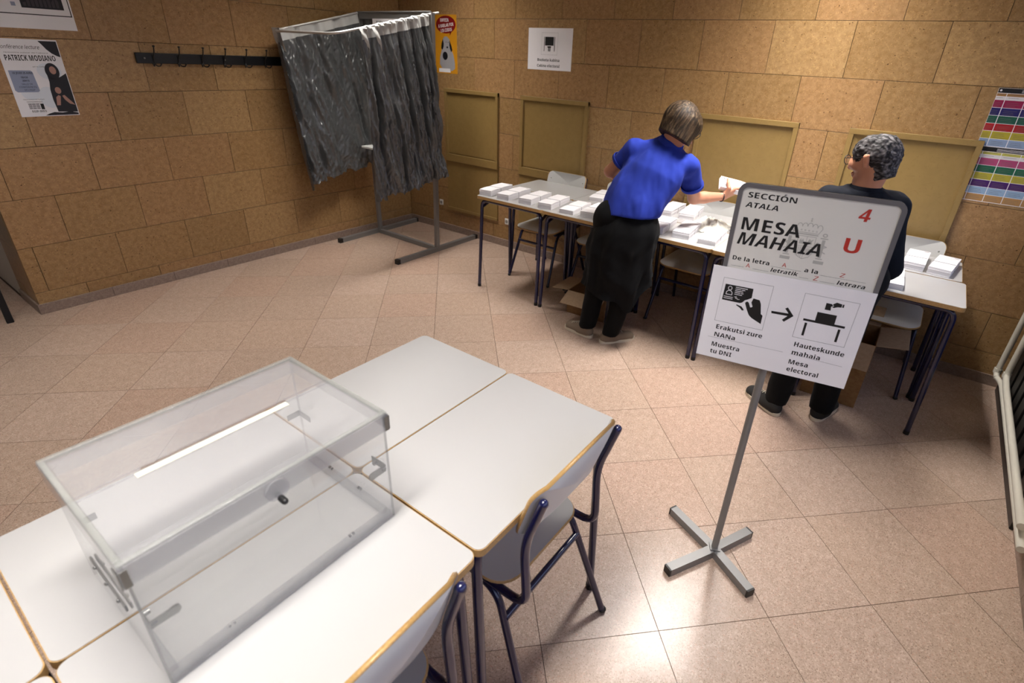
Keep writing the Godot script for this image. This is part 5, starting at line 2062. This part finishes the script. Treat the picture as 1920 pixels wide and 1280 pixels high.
func woman() -> void:
	var o := thing("person", "woman in a blue polo shirt, dark jacket tied round the hips, bending over the table", "person", Vector3.ZERO)
	var hip_l := Vector3(2.995, 0.80, 1.035); var hip_r := Vector3(3.190, 0.80, 1.010)
	var knee_l := Vector3(2.965, 0.43, 1.045); var knee_r := Vector3(3.160, 0.43, 1.030)
	var ank_l := Vector3(2.932, 0.085, 1.080); var ank_r := Vector3(3.108, 0.085, 1.075)
	var waist := Vector3(3.118, 0.935, 0.985); var chest := Vector3(3.180, 1.095, 0.905); var up := Vector3(3.205, 1.185, 0.865)
	var neck := Vector3(3.240, 1.262, 0.850)
	var sh_l := Vector3(3.030, 1.208, 0.885); var sh_r := Vector3(3.368, 1.152, 0.835)
	var el_l := Vector3(2.872, 1.055, 0.865); var ha_l := Vector3(2.995, 0.930, 0.720)
	var el_r := Vector3(3.380, 0.950, 0.705); var wr_r := Vector3(3.500, 0.952, 0.530)
	var hc := Vector3(3.290, 1.372, 0.850)
	var u := Vector3(0.115, 0.700, -0.700).normalized()
	var f := Vector3(0.46, -0.66, -0.56)
	f = (f - u * f.dot(u)).normalized()
	var fwd := Vector3(0.15, -0.45, -0.87).normalized()      # out of the chest
	# body
	var fd := Field.new(Vector3(2.72, 0.03, 0.42), Vector3(3.62, 1.36, 1.22), 0.011)
	fd.cone(hip_l, knee_l, 0.078, 0.052, 0.03); fd.cone(knee_l, ank_l, 0.050, 0.034, 0.02)
	fd.cone(hip_r, knee_r, 0.078, 0.052, 0.03); fd.cone(knee_r, ank_r, 0.050, 0.034, 0.02)
	fd.cone(hip_l + Vector3(0.03, 0.02, 0), hip_r + Vector3(-0.03, 0.02, 0), 0.095, 0.095, 0.04)
	fd.cone((hip_l + hip_r) / 2 + Vector3(0, 0.05, -0.01), waist, 0.098, 0.092, 0.03)
	fd.cone(waist, chest, 0.092, 0.100, 0.03)
	fd.cone(chest, up, 0.100, 0.072, 0.03)
	fd.cone(sh_l, sh_r, 0.040, 0.040, 0.03)
	fd.cone(up, neck, 0.056, 0.046, 0.03)
	fd.cone(neck, hc - u * 0.03, 0.048, 0.050, 0.02)
	fd.cone(sh_l, el_l, 0.043, 0.039, 0.02); fd.cone(el_l, ha_l, 0.035, 0.024, 0.01)
	fd.cone(sh_r, el_r, 0.046, 0.038, 0.02); fd.cone(el_r, el_r.lerp(wr_r, 0.35), 0.038, 0.036, 0.01); fd.cone(el_r.lerp(wr_r, 0.35), wr_r, 0.036, 0.024, 0.01)
	var b := MB.new()
	fd.into(b)
	head_into(b, hc, f, u, neck, 0.072)
	hand_into(b, wr_r, Vector3(0.66, 0.45, -0.60).normalized(), Vector3(-0.52, 0.30, -0.10).normalized(), 1.0, [28.0, 38.0, 24.0], Vector3(-0.40, 0.62, -0.32), el_r)
	hand_into(b, ha_l, Vector3(0.45, -0.80, -0.40).normalized(), Vector3(0.1, -0.45, -0.88).normalized(), -1.0, [10.0, 14.0, 10.0], Vector3(0.55, -0.75, -0.2), el_l)
	put("body", b, M.skin, o)
	# trousers
	fd = Field.new(Vector3(2.80, 0.05, 0.84), Vector3(3.38, 0.98, 1.22), 0.0105)
	for q in [[hip_l, knee_l, ank_l], [hip_r, knee_r, ank_r]]:
		fd.cone(q[0], q[1], 0.096, 0.070, 0.03)
		fd.cone(q[1], q[2] + Vector3(0, -0.02, 0), 0.068, 0.057, 0.02)
	fd.cone(hip_l + Vector3(0.03, 0.03, 0), hip_r + Vector3(-0.03, 0.03, 0), 0.112, 0.112, 0.04)
	var nz := FastNoiseLite.new()
	nz.seed = 4
	nz.frequency = 9.0
	fd.rough(nz, 0.006, Vector3(1, 0.6, 1))
	fd.cut(Vector3(0, 0.068, 0), Vector3(0, -1, 0))
	b = MB.new()
	fd.into(b)
	put("trousers", b, M.trousers, o)
	# polo shirt: torso and short sleeves, cut at hem, sleeves and collar
	fd = Field.new(Vector3(2.80, 0.82, 0.62), Vector3(3.56, 1.33, 1.18), 0.0085)
	fd.cone(Vector3(3.100, 0.82, 1.030), waist, 0.186, 0.184, 0.04, fwd, 0.66)
	fd.cone(waist, chest, 0.184, 0.180, 0.04, fwd, 0.68)
	fd.cone(chest, up, 0.178, 0.120, 0.04, fwd, 0.72)
	fd.cone(sh_l + Vector3(0.02, 0, 0), sh_r - Vector3(0.02, 0, 0), 0.056, 0.056, 0.04)
	fd.cone(up, neck, 0.078, 0.062, 0.03)
	fd.cone(sh_l, sh_l.lerp(el_l, 0.62), 0.056, 0.058, 0.03)
	fd.cone(sh_r, sh_r.lerp(el_r, 0.78), 0.056, 0.062, 0.03)
	nz = FastNoiseLite.new()
	nz.seed = 21
	nz.frequency = 5.5
	nz.fractal_octaves = 3
	fd.rough(nz, 0.016, Vector3(1.5, 0.5, 1.2))
	fd.cut(Vector3(3.10, 0.855, 1.02), Vector3(0.05, -1.0, 0.08))
	fd.cut(sh_l.lerp(el_l, 0.56), (el_l - sh_l).normalized(), 0.12)
	fd.cut(sh_r.lerp(el_r, 0.62), (el_r - sh_r).normalized(), 0.13)
	fd.cut(neck + Vector3(0.004, 0.006, -0.004), (hc - neck).normalized(), 0.12)
	b = MB.new()
	fd.into(b)
	var polo := put("polo_shirt", b, M.polo, o)
	# collar standing round the neck, sleeve hems
	var ax := (hc - neck).normalized()
	var c1 := ax.cross(Vector3.RIGHT).normalized()
	var c2 := ax.cross(c1).normalized()
	var rows := []
	for i in 5:
		var line := []
		for j in 28:
			var a := TAU * j / 28.0
			var rr: float = [0.0640, 0.0625, 0.0660, 0.0730, 0.0800][i]
			line.append(neck + ax * ([-0.006, 0.022, 0.030, 0.018, -0.004][i]) + (c1 * cos(a) + c2 * sin(a)) * rr)
		rows.append(line)
	b = MB.new()
	sheet(b, rows, true)
	put("collar", b, M.polo, polo)
	for q in [[sh_l, el_l, 0.56, 0.0605], [sh_r, el_r, 0.62, 0.0640]]:
		var d: Vector3 = (q[1] - q[0]).normalized()
		var c: Vector3 = q[0].lerp(q[1], q[2])
		var e1 := d.cross(Vector3(0.3, 0.2, 1)).normalized()
		var e2 := d.cross(e1)
		rows = []
		for i in 4:
			var line := []
			for j in 26:
				var a := TAU * j / 26.0
				line.append(c + d * [-0.016, -0.014, 0.003, 0.002][i] + (e1 * cos(a) + e2 * sin(a)) * (q[3] + [0.0, 0.003, 0.003, -0.008][i]))
			rows.append(line)
		b = MB.new()
		sheet(b, rows, true)
		put("sleeve_hem", b, M.polo, polo)
	# jacket tied round the hips, hanging in points
	nz = FastNoiseLite.new()
	nz.seed = 31
	nz.frequency = 1.0
	rows = []
	var cols := 72
	for i in 26:
		var v := i / 25.0
		var line := []
		for j in cols:
			var a := TAU * j / cols
			# a = 0 to the right, PI/2 towards the camera
			var hem := 0.40 + 0.05 * cos(a * 2.0)
			hem -= 0.125 * exp(-pow(wrapf(a - 0.75, -PI, PI) / 0.33, 2.0))
			hem -= 0.07 * exp(-pow(wrapf(a - 2.75, -PI, PI) / 0.30, 2.0))
			hem += 0.22 * exp(-pow(wrapf(a + PI / 2, -PI, PI) / 0.9, 2.0))
			var y := lerpf(0.925, hem, v)
			var t := clampf((0.925 - y) / 0.17, 0.0, 1.0)
			var rx := lerpf(0.150, 0.206, smoothstep(0.0, 1.0, t)) + 0.015 * v
			var rz := lerpf(0.122, 0.158, smoothstep(0.0, 1.0, t)) + 0.008 * v
			var fold := 0.010 * sin(a * 9.0 + v * 1.5) * v + 0.026 * nz.get_noise_2d(cos(a) * 1.6 + sin(a) * 2.2, v * 2.4) * (0.2 + v)
			var c := Vector3(3.118, 0, 0.995).lerp(Vector3(3.085, 0, 1.030), clampf((0.925 - y) / 0.3, 0.0, 1.0))
			line.append(Vector3(c.x + cos(a) * (rx + fold), y + 0.016 * sin(a * 2.0 + 0.6) * (1.0 - v), c.z + sin(a) * (rz + fold)))
		rows.append(line)
	b = MB.new()
	sheet(b, rows, true)
	var inner := []
	for line in rows:
		var l := []
		for p in line:
			l.append(p + (Vector3(3.09, p.y, 1.02) - p).normalized() * 0.004)
		inner.append(l)
	var ib := MB.new()
	sheet(ib, inner, true)
	var n_out := b.v.size()
	for k in range(0, ib.v.size(), 3):
		b.tri(ib.v[k], ib.v[k + 1], ib.v[k + 2], -ib.n[k], -ib.n[k + 1], -ib.n[k + 2])
	for j in cols:
		var k := (j + 1) % cols
		b.flat(rows[25][j], rows[25][k], inner[25][k], inner[25][j], Vector3.DOWN)
	var jacket := put("tied_jacket", b, M.jacket, o)
	fd = Field.new(Vector3(2.88, 0.86, 0.80), Vector3(3.36, 1.00, 1.20), 0.008)
	for j in 24:
		var a0 := TAU * j / 24.0
		var a1 := TAU * (j + 1) / 24.0
		fd.cone(Vector3(3.118 + cos(a0) * 0.142, 0.905 + 0.014 * sin(a0 * 2.0 + 0.6), 0.993 + sin(a0) * 0.105), Vector3(3.118 + cos(a1) * 0.142, 0.905 + 0.014 * sin(a1 * 2.0 + 0.6), 0.993 + sin(a1) * 0.105), 0.014, 0.014, 0.012)
	b = MB.new()
	fd.into(b)
	put("waist_roll", b, M.jacket, jacket)
	b = MB.new()
	ball(b, Vector3(3.235, 0.300, 1.115), Vector3(0.006, 0.009, 0.004), Basis.IDENTITY, 6, 8)
	put("zip_pull", b, M.steel, jacket)
	# bob of hair, cut straight below the ears
	var s := f.cross(u).normalized()
	fd = Field.new(hc - Vector3.ONE * 0.22, hc + Vector3.ONE * 0.20, 0.0048)
	var hang := Vector3(-0.30, -0.86, 0.42).normalized()
	fd.cone(hc + u * 0.020 - f * 0.022, hc + u * 0.014 + f * 0.022, 0.099, 0.095, 0.02)
	for k in [-1.0, 1.0]:
		fd.cone(hc + s * k * 0.034 - f * 0.004, hc + hang * 0.105 + s * k * 0.050 + f * 0.010, 0.078, 0.066, 0.02)
	fd.cone(hc - f * 0.030, hc + hang * 0.105 - f * 0.022, 0.084, 0.076, 0.03)
	fd.carve(hc + f * 0.135 - u * 0.01, hc + f * 0.115 - u * 0.13, 0.066, 0.070, 0.012)
	nz = FastNoiseLite.new()
	nz.seed = 8
	nz.frequency = 1.0
	for z in fd.nz:
		for y in fd.ny:
			for x in fd.nx:
				var i := (z * fd.ny + y) * fd.nx + x
				if absf(fd.d[i]) < 0.03:
					var p := fd.o + Vector3(x, y, z) * fd.h - hc
					var q := p - hang * p.dot(hang) * 0.96
					fd.d[i] += 0.0030 * nz.get_noise_3dv(q * 80.0)
	fd.cut(hc + hang * 0.088, hang)
	b = MB.new()
	b.use_col = true
	fd.into(b, streaks(Color(0.13, 0.095, 0.065), Color(0.29, 0.225, 0.16), Color(0.46, 0.39, 0.30), 12, hang, 0.42))
	put("hair", b, M.hair, o)
	spectacles(o, hc, f, u, 0.078, M.black_plastic)
	shoe(o, Vector3(2.985, 0, 1.095), Vector3(2.758, 0, 1.060), ank_l, M.shoe)
	shoe(o, Vector3(3.062, 0, 1.118), Vector3(3.198, 0, 0.905), ank_r, M.shoe)
	# beads round the right wrist
	b = MB.new()
	var wd := (wr_r - el_r).normalized()
	var w1 := wd.cross(Vector3.UP).normalized()
	var w2 := wd.cross(w1)
	for k in 20:
		var a := TAU * k / 20.0
		ball(b, wr_r - wd * 0.012 + (w1 * cos(a) + w2 * sin(a)) * 0.0285, Vector3(0.0046, 0.0046, 0.0046), Basis.IDENTITY, 5, 7)
	put("bracelet", b, M.red_bead, o)


func man() -> void:
	var o := thing("person", "short grey-haired person in a navy top and round spectacles standing behind the sign", "person", Vector3.ZERO)
	var hip_l := Vector3(4.225, 0.78, 1.165); var hip_r := Vector3(4.385, 0.78, 1.075)
	var knee_l := Vector3(4.205, 0.43, 1.150); var knee_r := Vector3(4.395, 0.43, 1.060)
	var ank_l := Vector3(4.182, 0.085, 1.150); var ank_r := Vector3(4.398, 0.085, 1.065)
	var waist := Vector3(4.305, 0.93, 1.115); var chest := Vector3(4.295, 1.07, 1.085); var up := Vector3(4.288, 1.150, 1.075)
	var neck := Vector3(4.284, 1.222, 1.075)
	var sh_l := Vector3(4.165, 1.150, 1.145); var sh_r := Vector3(4.408, 1.140, 1.005)
	var el_l := Vector3(4.105, 0.90, 1.120); var ha_l := Vector3(4.010, 0.860, 0.915)
	var el_r := Vector3(4.470, 0.870, 1.000); var ha_r := Vector3(4.370, 0.815, 0.815)
	var hc := Vector3(4.287, 1.340, 1.085)
	var u := Vector3(-0.16, 0.97, -0.06).normalized()
	var f := Vector3(-0.84, -0.26, -0.38)
	f = (f - u * f.dot(u)).normalized()
	var fwd := Vector3(-0.50, -0.05, -0.86).normalized()
	var fd := Field.new(Vector3(3.90, 0.03, 0.72), Vector3(4.58, 1.34, 1.32), 0.011)
	for q in [[hip_l, knee_l, ank_l], [hip_r, knee_r, ank_r]]:
		fd.cone(q[0], q[1], 0.076, 0.052, 0.03)
		fd.cone(q[1], q[2], 0.050, 0.034, 0.02)
	fd.cone(hip_l, hip_r, 0.095, 0.095, 0.04)
	fd.cone((hip_l + hip_r) / 2 + Vector3(0, 0.04, 0), waist, 0.105, 0.10, 0.05)
	fd.cone(waist, chest, 0.105, 0.110, 0.05)
	fd.cone(chest, up, 0.108, 0.075, 0.05)
	fd.cone(sh_l, sh_r, 0.046, 0.046, 0.05)
	fd.cone(up, neck, 0.056, 0.046, 0.03)
	fd.cone(neck, hc - u * 0.03, 0.049, 0.050, 0.02)
	fd.cone(sh_l, el_l, 0.044, 0.036, 0.02); fd.cone(el_l, ha_l, 0.036, 0.024, 0.01)
	fd.cone(sh_r, el_r, 0.044, 0.036, 0.02); fd.cone(el_r, ha_r, 0.036, 0.024, 0.01)
	var b := MB.new()
	fd.into(b)
	head_into(b, hc, f, u, neck, 0.072)
	hand_into(b, ha_l, Vector3(-0.45, -0.35, -0.82).normalized(), Vector3(0.2, -0.9, 0.3).normalized(), -1.0, [14.0, 18.0, 12.0], Vector3(-0.2, -0.4, -0.9), el_l)
	hand_into(b, ha_r, Vector3(-0.45, -0.25, -0.85).normalized(), Vector3(0.0, -0.95, 0.25).normalized(), 1.0, [14.0, 18.0, 12.0], Vector3(-0.8, -0.2, -0.6), el_r)
	put("body", b, M.skin, o)
	fd = Field.new(Vector3(4.06, 0.05, 0.88), Vector3(4.56, 0.96, 1.32), 0.0105)
	for q in [[hip_l, knee_l, ank_l], [hip_r, knee_r, ank_r]]:
		fd.cone(q[0], q[1], 0.096, 0.072, 0.03)
		fd.cone(q[1], q[2] + Vector3(0, -0.03, 0), 0.070, 0.060, 0.02)
	fd.cone(hip_l + Vector3(0, 0.03, 0), hip_r + Vector3(0, 0.03, 0), 0.110, 0.110, 0.04)
	var nz := FastNoiseLite.new()
	nz.seed = 14
	nz.frequency = 9.0
	fd.rough(nz, 0.007, Vector3(1, 0.8, 1))
	fd.cut(Vector3(0, 0.058, 0), Vector3(0, -1, 0))
	b = MB.new()
	fd.into(b)
	put("trousers", b, M.jacket, o)
	fd = Field.new(Vector3(3.98, 0.66, 0.80), Vector3(4.60, 1.30, 1.32), 0.009)
	fd.cone(Vector3(4.307, 0.74, 1.118), waist, 0.138, 0.130, 0.05, fwd, 0.84)
	fd.cone(waist, chest, 0.130, 0.132, 0.06, fwd, 0.86)
	fd.cone(chest, up, 0.130, 0.095, 0.06, fwd, 0.9)
	fd.cone(sh_l, sh_r, 0.060, 0.060, 0.05)
	fd.cone(up, neck, 0.076, 0.060, 0.03)
	fd.cone(sh_l, el_l, 0.062, 0.056, 0.03); fd.cone(el_l, el_l.lerp(ha_l, 0.8), 0.055, 0.042, 0.02)
	fd.cone(sh_r, el_r, 0.062, 0.056, 0.03); fd.cone(el_r, el_r.lerp(ha_r, 0.8), 0.055, 0.042, 0.02)
	nz = FastNoiseLite.new()
	nz.seed = 25
	nz.frequency = 6.0
	nz.fractal_octaves = 3
	fd.rough(nz, 0.014, Vector3(1.3, 0.6, 1.3))
	fd.cut(Vector3(4.31, 0.70, 1.11), Vector3(0, -1, 0))
	fd.cut(el_l.lerp(ha_l, 0.78), (ha_l - el_l).normalized(), 0.09)
	fd.cut(el_r.lerp(ha_r, 0.78), (ha_r - el_r).normalized(), 0.09)
	fd.cut(neck + Vector3(0, -0.004, 0), (hc - neck).normalized(), 0.11)
	b = MB.new()
	fd.into(b)
	var top := put("navy_top", b, M.navy_shirt, o)
	var rows := []
	for i in 4:
		var line := []
		for j in 26:
			var a := TAU * j / 26.0
			line.append(neck + Vector3(cos(a) * [0.060, 0.060, 0.063, 0.072][i], [-0.018, 0.004, 0.006, -0.014][i], sin(a) * [0.060, 0.060, 0.063, 0.072][i]))
		rows.append(line)
	b = MB.new()
	sheet(b, rows, true)
	put("collar", b, M.navy_shirt, top)
	# short tousled hair
	var s := f.cross(u).normalized()
	fd = Field.new(hc - Vector3.ONE * 0.17, hc + Vector3.ONE * 0.17, 0.0044)
	fd.cone(hc + u * 0.026 - f * 0.022, hc + u * 0.028 + f * 0.018, 0.079, 0.077, 0.02)
	fd.cone(hc - f * 0.034 + u * 0.01, hc - f * 0.046 - u * 0.085, 0.063, 0.042, 0.02)
	var r := RandomNumberGenerator.new()
	r.seed = 5
	for k in 46:
		var a := r.randf() * TAU
		var e := r.randf_range(-0.25, 1.3)
		var d := (u * sin(e) + (s * cos(a) - f * sin(a) * 0.9) * cos(e)).normalized()
		if d.dot(f) > 0.62:
			continue
		var p := hc + u * 0.024 - f * 0.010 + d * 0.074
		fd.cone(p, p + (f * r.randf_range(0.1, 0.6) - u * 0.4 + s * r.randf_range(-0.5, 0.5)).normalized() * 0.026, 0.0125, 0.007, 0.010)
	fd.carve(hc + f * 0.110 - u * 0.02, hc + f * 0.100 - u * 0.10, 0.072, 0.070, 0.012)
	for k in [-1.0, 1.0]:
		fd.carve(hc + s * k * 0.098 - u * 0.004 + f * 0.006, hc + s * k * 0.098 - u * 0.05 + f * 0.016, 0.033, 0.036, 0.008)
	nz = FastNoiseLite.new()
	nz.seed = 9
	nz.frequency = 60.0
	nz.fractal_octaves = 3
	fd.rough(nz, 0.006)
	fd.cut(hc - u * 0.096, -u - f * 0.30)
	b = MB.new()
	b.use_col = true
	fd.into(b, streaks(Color(0.10, 0.095, 0.10), Color(0.30, 0.285, 0.29), Color(0.58, 0.565, 0.565), 33, (u * 0.5 + f).normalized(), 0.50))
	put("hair", b, M.hair, o)
	spectacles(o, hc, f, u, 0.078, M.black_metal)
	shoe(o, Vector3(4.222, 0, 1.205), Vector3(4.020, 0, 1.055), ank_l, M.dark_shoe, 0.046)
	shoe(o, Vector3(4.385, 0, 1.120), Vector3(4.440, 0, 0.880), ank_r, M.dark_shoe, 0.046)
